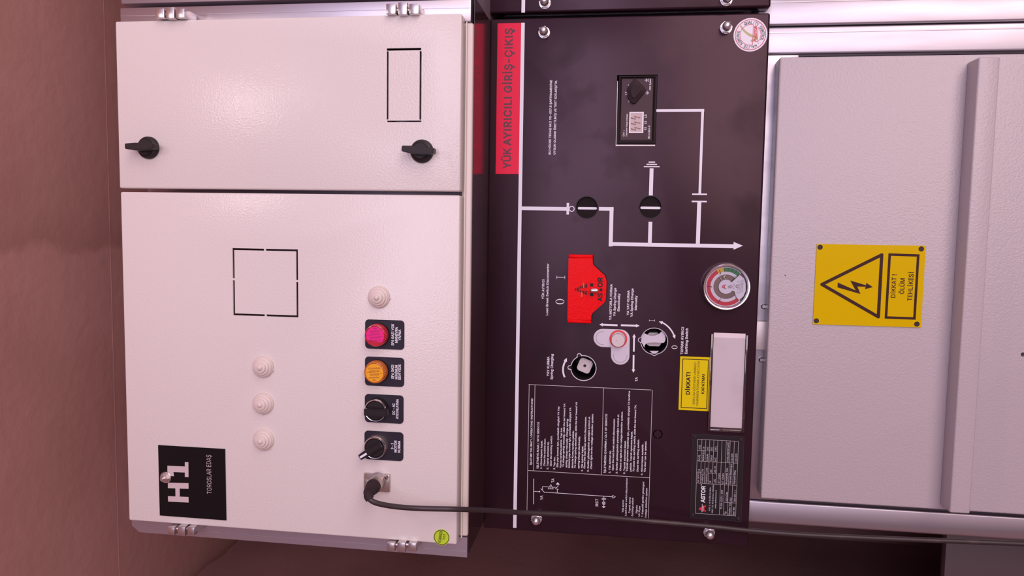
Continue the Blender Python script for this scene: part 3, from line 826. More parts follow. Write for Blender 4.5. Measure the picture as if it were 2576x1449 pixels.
b = nb(); text(b, 'BU HÜCRE TEDAŞ MLZ 95-007.E ŞARTNAMESİNE', c1(563, 1173), c1(566, 608), 5.4, 0, 0.022)
text(b, 'UYGUN OLARAK ÜRETİLMİŞ VE TEST EDİLMİŞTİR.', c1(600, 1173), c1(603, 610), 5.4, 0, 0.022); obj('standard_notice', b, 'print_white', pan)
b = nb(); text(b, 'YÜK AYIRICI', c3(348, 1147), c3(350, 950), 5.9, 0, 0.02); text(b, 'Load Break Switch Disconnector', c3(388, 1305), c3(393, 795), 5.6, 0, 0.02)
serif_I(b, 1410.7, 697.4, 21.5, 7.8); serif_0(b, 1408.6, 758.7, 22, 13.6); obj('disconnector_caption', b, 'print_white', pan)
b = nb()
for s, bx, ya, yb in (('YA MOTORLA KURMA', 1014, 1353, 997), ('YA Spring Charge', 1053, 1315, 1035), ('Electrically', 1092, 1265, 1090), ('YA YAY KURMA', 1185, 1305, 1058), ('YA Spring Charge', 1222, 1323, 1040), ('Manually', 1261, 1255, 1110)):
    text(b, s, c3(bx, ya), c3(bx + 3, yb), 5.9, 0, 0.022)
arrow(b, (1553.5, 818.2), (1507.4, 816.4), 4.6, 9, 4.3); arrow(b, (1562, 818), (1609, 819.6), 4.6, 9, 4.3)
arrow(b, (1594.3, 884.6), (1595.3, 840), 4.3, 8.5, 4.4); arrow(b, (1594, 893), (1593.3, 937.7), 4.3, 8.5, 4.4)
ci = K(2576 / 400, 1290, 800)
text(b, 'TA', ci(2022, 1027), ci(2022, 960), 6.2, 0, 0.022); obj('spring_charge_caption', b, 'print_white', pan)
b = nb(); text(b, 'YAY KURMA', ci(590, 945), ci(592, 625), 6.2, 0, 0.022); text(b, 'Spring Charging', ci(650, 997), ci(653, 583), 6.2, 0, 0.022)
a = arc3((1420.6, 948.8), (1416.8, 924), (1422.6, 908)); arcstroke(b, a, 4.4); head(b, (1426, 900.4), a[-2], 9, 4.6); obj('charging_caption', b, 'print_white', pan)
b = nb(); text(b, 'TOPRAK AYIRICI', cg(238, 1242), cg(241, 1035), 6.6, 0, 0.022); text(b, 'Earthing Switch', cg(270, 1238), cg(273, 1043), 6.6, 0, 0.022)
serif_I(b, 1640, 806.2, 14.5, 4.6); serif_0(b, 1696.8, 873.4, 14.8, 8.8)
a = arc3((1665, 811), (1682, 823), (1695.6, 844)); arcstroke(b, a, 3.6); head(b, (1657.4, 808.8), a[1], 9.5, 4.2); head(b, (1698.4, 852.6), a[-2], 9.5, 4.2)
obj('earthing_caption', b, 'print_white', pan)

# instruction table
ct = K(2174 / 360, 1300, 950); cb = K(2318 / 400, 1300, 1150)
b = nb(); TL, TR, ML, MR, BL, BR = (1329.8, 967.2), (1638.8, 981), (1328.5, 1183.2), (1635, 1202.2), (1327, 1295.6), (1633.2, 1311)
for P, Q in ((TL, TR), (TL, BL), (TR, BR), (ML, MR), (BL, BR), (ct(270, 108), cb(250, 197)), (ct(1308, 153), cb(1243, 258))): linepx(b, P, Q, 1.2, 0)
obj('instruction_frame', b, 'table_line', pan)
b = nb()
T = [('İŞLETME TALİMATI / OPERATING INSTRUCTIONS', 236, 1325, 317, 4.7, 0), ('İŞLETMEYE ALMA / INTO SERVICE', 335, 1380, 673, 4.9, 0),
     ('1. Hücre kapısını kapat.', 384, 1385, 955, 4.4, 0), ('Close the cubicle door.', 434, 1345, 925, 4.4, 1), ('2. Toprak ayırıcısını aç.', 482, 1393, 970, 4.4, 0),
     ('Open the earthing switch.', 532, 1350, 882, 4.4, 1), ('3. Yayı kur.', 582, 1397, 1200, 4.4, 0), ('Elle yayı kurmak için, çevrilebilir sürgüyü YA Yay', 637, 1360, 435, 4.4, 0),
     ('Kurma tarafına çekiniz. Yayı kur.', 682, 1365, 757, 4.4, 0), ('To charge spring manually, slide the bar toward YA', 726, 1360, 395, 4.4, 1),
     ('spring charge manually. Charge spring.', 771, 1368, 622, 4.4, 1), ('Motorla yayı kurmak için, çevrilebilir sürgüyü YA', 815, 1372, 455, 4.4, 0),
     ('Motorla Kurma tarafına çekiniz.', 862, 1375, 803, 4.4, 0), ('To charge spring electrically, slide the bar toward YA', 907, 1375, 372, 4.4, 1),
     ('spring charge electrically.', 955, 1382, 890, 4.4, 1), ('4. Yük ayırıcıyı kapat.', 1005, 1425, 1037, 4.4, 0), ('Close the load break switch disconnector.', 1048, 1385, 592, 4.4, 1),
     ('5. Gerilim göstergesinin yandığını kontrol et.', 1103, 1428, 588, 4.4, 0), ('Check light on the voltage detection system.', 1151, 1390, 548, 4.4, 1),
     ('İŞLETMEDEN ÇIKARMA / OUT OF SERVICE', 1362, 1445, 552, 4.9, 0), ('1. Yük ayırıcıyı aç.', 1424, 1450, 1105, 4.4, 0), ('Open the load break switch disconnector.', 1480, 1413, 622, 4.4, 1),
     ('2. Gerilim göstergesinin yanmadığını kontrol et.', 1540, 1457, 555, 4.4, 0), ('Check no light on the voltage detection system.', 1597, 1418, 515, 4.4, 1),
     ('3. Toprak ayırıcısını kapat.', 1650, 1465, 955, 4.4, 0), ('Toprak ayırıcısını kapatmak için, çevrilebilir sürgüyü TA tarafına', 1702, 1425, 205, 4.4, 0),
     ('çekiniz. Toprak ayırıcısını kapat.', 1748, 1430, 815, 4.4, 0), ('To close the earthing switch, slide the bar toward TA.', 1800, 1430, 412, 4.4, 1),
     ('Close the earthing switch.', 1852, 1435, 937, 4.4, 1), ('4. Hücre kapısı açılabilir.', 1916, 1483, 1005, 4.4, 0), ('The door can be opened.', 1963, 1440, 965, 4.4, 1)]
for s, bx, ya, yb, ch_, it in T: text(b, s, ct(bx, ya), ct(bx + 2, yb), ch_, 0, 0.018, 0.2 if it else 0.0)
obj('instruction_text', b, 'print_white', pan)
b = nb()
for s, bx, ya, yb, it in (('Yük ayırıcı', 1558, 808, 625, 0), ('Load break switch disconnector', 1606, 857, 305, 1), ('Toprak ayırıcı', 1655, 815, 585, 0), ('Earthing switch', 1698, 862, 595, 1),
                          ('Sigorta', 1757, 822, 702, 0), ('HV Fuse', 1797, 870, 715, 1), ('T: Kapasitif gerilim göstergesi', 1848, 875, 360, 0), ('Voltage detection system', 1896, 888, 452, 1)):
    text(b, s, cb(bx, ya), cb(bx + 3, yb), 4.4, 0, 0.008, 0.2 if it else 0.0)
obj('abbreviation_list', b, 'print_white', pan)
for s, bx, ya, yb in (('TA', 545, 372, 310), ('YA', 380, 625, 558), ('RST', 1187, 717, 605)):
    b = nb(); text(b, s, cb(bx, ya), cb(bx + 1, yb), 7, 0, 0.01); obj('circuit_letters', b, 'print_white', pan)
b = nb()
def L7(x0, y0, x1, y1, w=1.1): linepx(b, cb(x0, y0), cb(x1, y1), w, 0, sn=False, cap=0.3)
L7(248, 315, 245, 683, 1.5); L7(250, 498, 330, 502); L7(350, 458, 404, 515, 1.3); L7(400, 509, 1400, 577, 1.3)
L7(375, 475, 375, 428); L7(375, 428, 470, 433); L7(525, 437, 564, 438); L7(560, 458, 602, 424, 1.3); L7(601, 424, 599, 398); L7(590, 518, 592, 467); L7(577, 466, 606, 467, 1.3)
for P in ((497, 397, 457, 461), (457, 461, 533, 463), (533, 463, 497, 397), (1398, 555, 1398, 598), (1398, 598, 1438, 577), (1438, 577, 1398, 555)): L7(*P)
for P in ((1270, 568, 1270, 600), (1240, 602, 1300, 604), (1240, 613, 1300, 615), (1269, 615, 1268, 647), (1268, 693, 1268, 718), (1252, 654, 1284, 686), (1252, 686, 1284, 654)): L7(*P)
text(b, 'M', cb(505, 452), cb(505, 425), 3.4, 0, 0.0)
c = xz(cb(330, 502), 0); flat(b, circ(c[0], c[1], 2.0 * S0, 20), -0.0002)
c = xz(cb(1268, 670), 0); ring(b, c[0], c[1], 3.2 * S0, 4.2 * S0, -0.0002)
polypx(b, [cb(597, 364), cb(568, 398), cb(627, 399)], 0); polypx(b, [cb(1240, 717), cb(1296, 717), cb(1268, 743)], 0)
obj('small_circuit_diagram', b, 'print_white', pan)

# ------------------------------------------------------------------ things mounted on the panel
# red title strip
ts = thing('title_label', 'long red label strip reading YUK AYIRICILI GIRIS-CIKIS', 'label', tuple(at(1278, 248, 0)))
p, q = xz((1250.4, 59), 0), xz((1304.6, 437.8), 0); zt = xz((1249.4, 248), 0)[1]
b = nb(); box(b, p[0], q[0], -0.0005, 0.0001, za, zt); obj('strip', b, 'red_strip', ts)
b = nb(); text(b, 'YÜK AYIRICILI GİRİŞ-ÇIKIŞ', c1(262, 1283), c1(265, 215), 20.3, 0, 0.022, lift=0.0007); obj('lettering', b, 'strip_ink', ts)

# cap nuts
def capnut_mesh():
    b = nb(); prism(b, circ(0, 0, 0.0072, 6), 0.0003, -0.0058)
    prof = [(0, -0.0152), (0.0019, -0.0149), (0.0036, -0.0140), (0.0049, -0.0124), (0.0056, -0.0104), (0.0058, -0.0085), (0.0058, -0.0056)]
    lathe(b, 0, 0, prof, 32); lathe(b, 0, 0, [(0.005, -0.0006), (0.0074, -0.0006), (0.0076, 0.0003), (0.005, 0.0003)], 32)
    me = bpy.data.meshes.new('cap_nut'); b.to_mesh(me); b.free(); me.materials.append(M['nut_steel'])
    me.polygons.foreach_set('use_smooth', [True] * len(me.polygons)); me.set_sharp_from_angle(angle=math.radians(35)); return me
nm = capnut_mesh(); n0 = None
for P, rz, lb in (((1369, 82), 0.2, 'shiny domed nut beside the red title strip'), ((1826.5, 70), 0.6, 'shiny domed nut beside the round quality sticker'),
                  ((1350, 1304), 0.35, 'shiny domed nut on the panel corner next to the cable, by the instruction table'), ((1784, 1339), 0.1, 'shiny domed nut under the cable near the rating plate'),
                  ((1371, 8), 0.5, 'shiny domed nut on the neighbouring panel above the red title strip'), ((1827, 0), 0.3, 'shiny domed nut cut by the picture edge on the neighbouring panel')):
    o = bpy.data.objects.new('cap_nut', nm) if n0 is None else n0.copy()
    if n0 is None: n0 = o
    COL.objects.link(o); c = xz(P, 0); o.location = (c[0], 0, c[1]); o.rotation_euler = (0, rz, 0)
    tag(o, lb, 'nut', 'domed nuts holding the black panels')

# position indicators
for P, bx0, bx1, by, lb in (((1476.3, 522), 1453.6, 1502, 524, 'round black switch position indicator beside the small ring of the diagram'),
                            ((1636, 521), 1611, 1662, 523, 'round black switch position indicator in the earthing branch of the diagram')):
    c = xz(P, 0)
    t = thing('position_indicator', lb, 'indicator', (c[0], 0.0, c[1]), 'round position indicators in the diagram')
    b = nb(); lathe(b, c[0], c[1], [(26.8 * S0, -0.0008), (28.6 * S0, -0.0008), (28.9 * S0, -0.0003), (28.9 * S0, 0.0002), (27.9 * S0, 0.0002), (27.9 * S0, 0.006), (26.8 * S0, 0.006), (26.8 * S0, -0.0008)], 56); obj('rim', b, 'black_plastic', t)
    b = nb(); lathe(b, c[0], c[1], [(0, 0.0035), (26.2 * S0, 0.0035), (26.8 * S0, 0.0045), (26.8 * S0, 0.008), (0, 0.008)], 48); obj('drum', b, 'drum_black', t)
    b = nb(); p, q = xz((bx0, by - 3.3), 0.0035), xz((bx1, by + 3.3), 0.0035); r = abs(p[0] - q[0]) / 2; cx = (p[0] + q[0]) / 2
    pts = circ(cx, p[1] - r, r, 10, 0, PI) + circ(cx, q[1] + r, r, 10, PI, 2 * PI); prism(b, pts, 0.004, 0.0031); obj('position_bar', b, 'print_white', t)

# voltage indicator
vi = thing('voltage_indicator', 'black capacitive voltage indicator module with small grey display', 'instrument', tuple(at(1602, 277, 0)))
p, q = xz((1557.5, 191), -0.002), xz((1648.5, 361.5), -0.002); pi_, qi = xz((1564.5, 197.2), -0.001), xz((1639.5, 351.5), -0.001)
b = nb(); outer = [(p[0], p[1]), (q[0], p[1]), (q[0], q[1]), (p[0], q[1])]; inner = [(pi_[0], pi_[1]), (qi[0], pi_[1]), (qi[0], qi[1]), (pi_[0], qi[1])]
mid = [(x + (xi - x) * 0.45, z + (zi - z) * 0.45) for (x, z), (xi, zi) in zip(outer, inner)]
rows = [[b.verts.new((x, y, z)) for x, z in L] for L, y in ((outer, 0.03), (outer, -0.0022), (mid, -0.0030), (inner, -0.0008), (inner, 0.002))]
for A_, B_ in zip(rows, rows[1:]):
    for i in range(4): b.faces.new((A_[i], A_[(i + 1) % 4], B_[(i + 1) % 4], B_[i]))
bmesh.ops.recalc_face_normals(b, faces=b.faces[:]); obj('bezel', b, 'black_plastic', vi, smooth=False)
b = nb(); box(b, pi_[0], qi[0], 0.0004, 0.02, pi_[1], qi[1]); obj('face_plate', b, 'indicator_face', vi)
po, qo = xz((1552.8, 189.3), 0), xz((1649, 368.2), 0)
b = nb(); box(b, q[0] - 0.0010, qo[0] + 0.0003, 0.0005, 0.006, p[1] + 0.0012, q[1]); box(b, p[0] - 0.006, qo[0], 0.0005, 0.006, po[1] - 0.0003, p[1] + 0.0014)
obj('mounting_edge', b, 'raw_metal', vi, 'bare metal edge of the cut-out')
cv = K(922 / 140, 1530, 170); YV = 0.0004
p, q = xz(cv(352, 735), YV), xz(cv(580, 1086), YV); r_, s_ = xz(cv(371, 757), YV), xz(cv(556, 1067), YV)
b = nb(); box(b, r_[0], s_[0], YV - 0.0004, YV + 0.001, r_[1], s_[1]); dsp = obj('display', b, 'lcd', vi)
b = nb()
for x0_, x1_, z0_, z1_ in ((p[0], r_[0], p[1], q[1]), (s_[0], q[0], p[1], q[1]), (r_[0], s_[0], p[1], r_[1]), (r_[0], s_[0], s_[1], q[1])): box(b, x0_, x1_, YV - 0.0008, YV + 0.001, z0_, z1_)
obj('display_frame', b, 'print_white', dsp)
b = nb()
for oy in (0, 91, 182):
    f = lambda x, y: cv(x + (2 if oy else 0), y + oy)
    polypx(b, [f(372, 822), f(462, 862), f(440, 822), f(425, 797)], YV - 0.0004, 0.0002) if False else None
    for tri in ([f(374, 820), f(374, 845), f(462, 862), f(452, 846)], [f(425, 797), f(462, 862), f(448, 815)], [f(425, 797), f(436, 820), f(510, 832), f(510, 822)], [f(505, 812), f(541, 829), f(503, 846)]):
        polypx(b, tri, YV - 0.0004, 0.0002)
obj('display_symbols', b, 'lcd_ink', dsp, 'three grey lightning arrows')
for s, bx, ya, yb, cp_, bo in (('L2', 313, 452, 402, 5.2, 0.02), ('L1', 358, 572, 530, 4.8, 0.02), ('L3', 356, 330, 280, 4.2, 0.02), ('LRM  System', 706, 375, 185, 3.9, 0.02),
                               ('OVI +', 272, 1140, 1035, 4.5, 0.01), ('Capacitive Voltage Indicator', 317, 1140, 765, 3.4, 0.02), ('L1', 628, 1032, 987, 5, 0.03), ('L2', 630, 934, 884, 5, 0.03), ('L3', 633, 831, 778, 5, 0.03), ('IEC 61243-5', 690, 1180, 963, 4.5, 0.02)):
    b = nb(); text(b, s, cv(bx, ya), cv(bx, yb), cp_, YV, bo); obj('caption', b, 'print_white', vi)
b = nb()
for l in ((612, 418, 642, 418, 1), (644, 385, 644, 452, 1), (656, 398, 656, 442, 1), (668, 408, 668, 433, 1), (600, 210, 625, 210, 1), (627, 183, 627, 237, 1), (640, 183, 640, 237, 1), (640, 210, 660, 210, 1), (680, 183, 658, 198, 1), (658, 198, 658, 215, 1), (658, 215, 680, 232, 1)):
    linepx(b, cv(l[0], l[1]), cv(l[2], l[3]), l[4], YV, sn=False)
obj('socket_symbols', b, 'print_white', vi)
b = nb(); out = [cv(*k) for k in ((415, 218), (462, 205), (545, 275), (615, 352), (623, 392), (560, 470), (490, 555), (445, 600), (408, 604), (368, 580), (335, 530), (318, 470), (310, 410), (318, 350), (345, 290))]
o1 = [xz(k, YV) for k in out]; cxm = sum(k[0] for k in o1) / len(o1); czm = sum(k[1] for k in o1) / len(o1)
rows = [[b.verts.new((cxm + (x - cxm) * f, y, czm + (z - czm) * f)) for x, z in o1] for f, y in ((0.98, YV + 0.0005), (1.0, YV - 0.0025), (0.95, YV - 0.0042), (0.62, YV - 0.0058), (0.50, YV - 0.0072))]
for A_, B_ in zip(rows, rows[1:]):
    for i in range(len(o1)): b.faces.new((A_[i], A_[(i + 1) % len(o1)], B_[(i + 1) % len(o1)], B_[i]))
b.faces.new(rows[-1]); bmesh.ops.recalc_face_normals(b, faces=b.faces[:])
p, q = xz(cv(415, 178), YV), xz(cv(460, 225), YV); box(b, p[0], q[0], YV - 0.002, YV + 0.0003, p[1], q[1], 0.0004)
obj('rubber_cap', b, 'black_rubber', vi, angle=25)

# red padlock plate
rp = thing('padlock_plate', 'bright red sheet metal padlock cover with cut-out lettering', 'cover', tuple(at(1470, 728, 0)))
YR = -0.010
o = [xz(c3(*k), YR) for k in ((588, 742), (826, 742), (828, 795), (832, 808), (940, 908), (955, 935), (963, 968), (958, 1130), (952, 1158), (938, 1183), (832, 1275), (820, 1292), (813, 1312), (813, 1350), (577, 1350))]
b = nb(); prism(b, o, YR + 0.0022, YR)
pl = obj('plate', b, 'red_paint', rp)
b = nb(); lim = [xz(c3(*k), YR) for k in ((588, 705), (828, 705), (827, 745), (587, 745), (577, 1347), (813, 1347), (812, 1386), (575, 1386))]
for x_a, x_b, zl, zr in ((lim[0][0], lim[2][0], lim[0][1], lim[1][1]), (lim[6][0], lim[4][0], lim[7][1], lim[6][1])):
    pass
b.free()
for xe, s in ((lim[0][0], -1), (lim[6][0], 1)):
    zl, zr = (lim[0][1], lim[1][1]) if s < 0 else (lim[7][1], lim[6][1])
    xa, xc = (lim[0][0], lim[2][0]) if s < 0 else (lim[6][0], lim[4][0])
    b = nb(); box(b, xa, xc, YR, YR + 0.0026, zl, zr, 0.0011, 3); box(b, xe, xe + s * 0.0024, YR + 0.0012, 0.0003, zl, zr)
    obj('folded_end', b, 'red_paint', rp)
b = nb(); YQ = YR
text(b, 'AS', c3(922, 1170), c3(918, 1088), 12.5, YQ, 0.03); text(b, 'OR', c3(922, 1030), c3(924, 930), 13, YQ, 0.03)
# transmission-tower emblem made of stripes
for i in range(8):
    x = 655 + i * 15.5; hw = 12 + i * 6.2
    if i < 3: rectpx(b, c3(x, 1050 - hw), c3(x + 9, 1050 + hw), YQ)
    else:
        rectpx(b, c3(x, 1050 - hw), c3(x + 9, 1050 - hw * 0.30), YQ); rectpx(b, c3(x, 1050 + hw * 0.30), c3(x + 9, 1050 + hw), YQ)
for k in ((800, 990, 832, 1021), (800, 1086, 832, 1117), (894, 1040, 921, 1068)): rectpx(b, c3(*k[:2]), c3(*k[2:]), YQ)
obj('cut_outs', b, 'cut_dark', rp, 'dark cut-out lettering and slots')
b = nb()
for P, Q in (((735, 985), (737, 1035)), ((717, 1075), (718, 1125))):
    u, v = xz(c3(*P), YR), xz(c3(*Q), YR); tube(b, [(u[0], YR - 0.0004, u[1]), (v[0], YR - 0.0004, v[1])], 0.0009, 8)
obj('wire', b, 'cut_tan', rp)
u, v = xz(c3(803, 1055), YR), xz(c3(885, 1056), YR)
b = nb(); xm_ = (u[0] + v[0]) / 2; box(b, xm_ - 0.0026, xm_ + 0.0022, YR - 0.0085, YR + 0.003, u[1], v[1], 0.0018, 3); stp = obj('staple', b, 'zinc', rp)
b = nb(); box(b, xm_ - 0.01, xm_ + 0.01, YR - 0.0058, YR - 0.0004, u[1] - 0.0030, v[1] + 0.0030); cut(stp, b)

# spring charging socket
cs = thing('charging_socket', 'round spring charging socket with square drive shaft', 'socket', (ch[0], 0.0, ch[1]))
def eared(c, R, ears, w, yb, yf, b):
    n = 96; O = []; I = []
    for i in range(n):
        a = 2 * PI * i / n; dx, dz = math.cos(a), math.sin(a)
        r0 = R; r1 = R + w
        for ex, ez, er in ears:
            # ray against the ear circle
            for k, rad in ((0, er), (1, er + w)):
                bq = ex * dx + ez * dz; cq = ex * ex + ez * ez - rad * rad; disc = bq * bq - cq
                if disc > 0:
                    t_ = bq + math.sqrt(disc)
                    if k == 0: r0 = max(r0, t_)
                    else: r1 = max(r1, t_)
        O.append((c[0] + dx * r1, c[1] + dz * r1)); I.append((c[0] + dx * r0, c[1] + dz * r0))
    V = [[b.verts.new((p[0], y, p[1])) for p in L] for y, L in ((yf, I), (yf, O), (yb, O), (yb, I))]
    fs = []
    for i in range(n):
        j = (i + 1) % n
        for k in range(4): fs.append(b.faces.new((V[k][i], V[k][j], V[(k + 1) % 4][j], V[(k + 1) % 4][i])))
    bmesh.ops.recalc_face_normals(b, faces=fs); return O, I
def relpx(c, P): w_ = xz(P, 0); return (w_[0] - c[0], w_[1] - c[1])
e1 = relpx(ch, (1457.3, 894.5)); e2 = relpx(ch, (1434, 924.3))
b = nb(); eared(ch, 31.2 * S0, [(*e1, 4.4 * S0), (*e2, 4.4 * S0)], 2.0 * S0, 0.0003, -0.0009, b); obj('rim', b, 'plate_lilac', cs, 'pale rim with two ears')
b = nb(); 
for e_ in (e1, e2): flat(b, circ(ch[0] + e_[0], ch[1] + e_[1], 4.4 * S0, 20), -0.0002)
obj('ear_holes', b, 'cut_dark', cs)
b = nb(); lathe(b, ch[0], ch[1], [(31.1 * S0, 0.0), (31.1 * S0, 0.075), (0, 0.075)], 56); obj('well', b, 'black_plastic', cs, 'dark round well')
b = nb(); R_ = 20.5 * S0; sq = []
for k in range(4):
    a = PI / 2 * k + 0.42
    sq += circ(ch[0] + 0.0008 + 0.62 * R_ * math.cos(a), ch[1] - 0.0012 + 0.62 * R_ * math.sin(a), R_ * 0.42, 6, a - 0.75, a + 0.75)
cs0 = (ch[0] + 0.0008, ch[1] - 0.0012)
prism(b, sq, 0.07, 0.012)
bmesh.ops.bevel(b, geom=[ed for ed in b.edges if all(abs(v.co.y - 0.012) < 1e-6 for v in ed.verts)], offset=0.0012, segments=2, affect='EDGES')
sh = obj('drive_shaft', b, 'raw_metal', cs)
b = nb(); prism(b, circ(cs0[0], cs0[1], 3.9 * S0, 24), 0.03, 0.0); cut(sh, b)

# interlock slide
sp_ = thing('interlock_slide', 'pale L-shaped interlock slide with red ring and white knob', 'slide lock', tuple(at(1555, 857, 0)))
A_, B_, C_ = xz((1516.2, 850), 0), xz((1560.8, 851.6), 0), xz((1560.2, 894.6), 0)
def Lshape(r, A, B, C, notch=0.0):
    # +X picture up, +Z picture left : A is left lobe, B corner, C lower lobe
    pts = circ(A[0], A[1], r, 18, 0, PI)                      # around the left lobe, top to bottom in X
    pts += [(B[0] - r, B[1] + r)]
    pts += circ(C[0], C[1], r, 18, PI / 2, 1.5 * PI)
    pts += circ(B[0], B[1], r, 10, -PI / 2, 0)
    return pts
b = nb(); prism(b, Lshape(23.2 * S0, A_, B_, C_), 0.0002, -0.0012)
bmesh.ops.bevel(b, geom=[ed for ed in b.edges if all(abs(v.co.y + 0.0012) < 1e-6 for v in ed.verts)], offset=0.0005, segments=2, affect='EDGES')
plx = obj('slide_plate', b, 'plate_lilac', sp_)
b = nb()
def groove(P, r, a0, a1):
    ring(b, P[0], P[1], r - 0.0002, r + 0.0002, -0.0014, a0, a1, 30)
groove(A_, 16.6 * S0, -0.1, PI + 0.2); groove(C_, 17 * S0, PI / 2 - 0.25, 1.5 * PI + 0.2)
obj('groove_lines', b, 'lcd_ink', sp_)
kc = xz((1555.5, 852), 0); kk = xz((1555.2, 856.4), -0.004)
b = nb(); lathe(b, kc[0], kc[1], [(17.5 * S0, -0.0014), (18.2 * S0, -0.0022), (22 * S0, -0.0022), (22.4 * S0, -0.0012), (22.4 * S0, 0.0002)], 48); obj('red_ring', b, 'ring_red', sp_)
b = nb(); lathe(b, kc[0] - 0.001, kc[1] + 0.0002, [(0, -0.0090), (16.2 * S0, -0.0090), (16.8 * S0, -0.0084), (16.8 * S0, -0.0012)], 40); obj('knob', b, 'raw_metal', sp_)

# earthing switch socket
eo = thing('earthing_socket', 'round earthing switch socket half closed by a pale shutter', 'socket', (es[0], 0.0, es[1]))
f1 = relpx(es, (1611.2, 855.2)); f2 = relpx(es, (1645.8, 888.6))
b = nb(); eared(es, 32.6 * S0, [(*f1, 5.0 * S0), (*f2, 5.0 * S0)], 1.6 * S0, 0.0003, -0.0009, b); obj('rim', b, 'plate_lilac', eo, 'pale rim with two ears')
b = nb(); lathe(b, es[0], es[1], [(32.5 * S0, 0.0), (32.5 * S0, 0.075), (0, 0.075)], 56); obj('well', b, 'black_plastic', eo, 'dark round well')
b = nb(); sp1 = [ci(*k) for k in ((2035, 345), (2050, 325), (2085, 310), (2105, 275), (2130, 245), (2175, 270), (2235, 288), (2310, 282), (2375, 255), (2415, 212), (2450, 245), (2472, 290), (2474, 350), (2462, 385), (2440, 403), (2400, 402), (2300, 396), (2200, 400), (2155, 420), (2135, 448), (2137, 478), (2115, 455), (2092, 405), (2062, 390), (2042, 372))]
prismpx(b, sp1, 0.002, 0.0045, 0.002)
sp2 = [ci(*k) for k in ((2215, 535), (2365, 535), (2345, 555), (2325, 570), (2305, 588), (2280, 590), (2258, 572), (2240, 552))]
prismpx(b, sp2, 0.002, 0.0045, 0.002)
ear = nb(); 
obj('shutter', b, 'plate_lilac', eo)
ear.free()
b = nb()
for k in (((2185, 262), (2215, 238), (2345, 238), (2372, 262), (2372, 330), (2185, 330)), ((2160, 380), (2405, 380), (2402, 420), (2370, 458), (2215, 455), (2175, 430))):
    prismpx(b, [ci(*m_) for m_ in k], 0.015, 0.07, 0.015)
obj('drive_shaft', b, 'raw_metal', eo)

# pressure gauge
gc = xz((1826.5, 721.5), -0.004); gR = 0.0303
ga = thing('pressure_gauge', 'round gas pressure gauge with red, yellow and green scale', 'gauge', (gc[0], 0.0, gc[1]))
b = nb(); lathe(b, gc[0], gc[1], [(0.0262, -0.0040), (0.0266, -0.0082), (0.0275, -0.0094), (0.0288, -0.0096), (0.0300, -0.0086), (0.0308, -0.0062), (0.0312, -0.0025), (0.0314, 0.0003), (0.0262, 0.0003)], 72); obj('bezel', b, 'chrome', ga)
b = nb(); lathe(b, gc[0], gc[1], [(0, -0.0006), (0.0263, -0.0006)], 56); obj('back_plate', b, 'dial_back', ga, 'metal movement behind the dial')
YG = -0.003
def pa(deg):   # picture angle -> (X, Z) direction angle
    a = math.radians(deg); return math.atan2(-math.cos(a), -math.sin(a))
def gring(bm_, r0, r1, d0, d1, y, n=48):
    A = []; B = []
    for i in range(n + 1):
        a = pa(d0 + (d1 - d0) * i / n)
        A.append(bm_.verts.new((gc[0] + r0 * math.cos(a), y, gc[1] + r0 * math.sin(a)))); B.append(bm_.verts.new((gc[0] + r1 * math.cos(a), y, gc[1] + r1 * math.sin(a))))
    for i in range(n): bm_.faces.new((A[i], A[i + 1], B[i + 1], B[i]))
b = nb(); gring(b, 0.0158, 0.0258, 44, 316, YG); gring(b, 0.0, 0.0092, 0, 360, YG - 0.0002)
gp = lambda x, y: (1640 + x * 480 / 1449, 480 + y * 480 / 1449)
def gpoly(bm_, pts, lift): flat(bm_, [xz(gp(*k), YG) for k in pts], YG - lift)
gpoly(b, ((662, 635), (700, 665), (712, 705), (712, 760), (695, 800), (660, 830), (636, 800), (628, 765), (600, 755), (590, 700), (625, 672)), 0.0002)
dl = obj('dial', b, 'dial_white', ga, smooth=False)
for nm_, mt_, d0, d1 in (('red_band', 'scale_red', 46, 240), ('yellow_band', 'scale_yellow', 240, 262), ('green_band', 'scale_green', 262, 315)):
    b = nb(); gring(b, 0.0196, 0.0246, d0, d1, YG - 0.0003); obj(nm_, b, mt_, dl, smooth=False)
b = nb()
for dg_ in (46, 113, 180, 247, 314): gring(b, 0.0178, 0.0232, dg_ - 1, dg_ + 1, YG - 0.0005, 2)
for dg_ in (262, 275, 288, 301): gring(b, 0.0196, 0.0246, dg_ - 0.6, dg_ + 0.6, YG - 0.0006, 2)
for s, x, y0_, y1_, cp_ in (('bar', 583, 740, 718, 2.4), ('Pa = 1.80', 626, 748, 705, 2.5), ('P1 = 1.60   S1 / -2', 654, 778, 685, 2.6), ('P2 = 1.45   S3 / -4', 668, 778, 685, 2.6), ('At 20°C Class 1.5', 681, 772, 680, 2.6), ('-30..+60°C Class 2.5', 693, 772, 678, 2.6), ('0.5', 525, 832, 815, 3), ('1.5', 520, 645, 628, 3), ('2', 635, 655, 648, 3), ('0', 640, 803, 796, 3), ('1', 456, 738, 731, 3)):
    text(b, s, gp(x, y0_), gp(x, y1_), cp_, YG, 0.0, lift=0.0005)
obj('dial_lettering', b, 'ink', dl)
b = nb(); gpoly(b, ((530, 723), (561, 710), (561, 717), (536, 728)), 0.0005); gpoly(b, ((530, 733), (561, 746), (561, 739), (536, 728)), 0.0005); gpoly(b, ((549, 720), (553, 718), (553, 738), (549, 736)), 0.0006); obj('dial_emblem', b, 'logo_red', dl)
b = nb()
for k in ((600, 727), (647, 725)):
    c = xz(gp(*k), YG); lathe(b, c[0], c[1], [(0, YG - 0.0016), (0.0014, YG - 0.0016), (0.0020, YG - 0.0010), (0.0021, YG)], 20)
obj('dial_screws', b, 'zinc', ga)
b = nb()
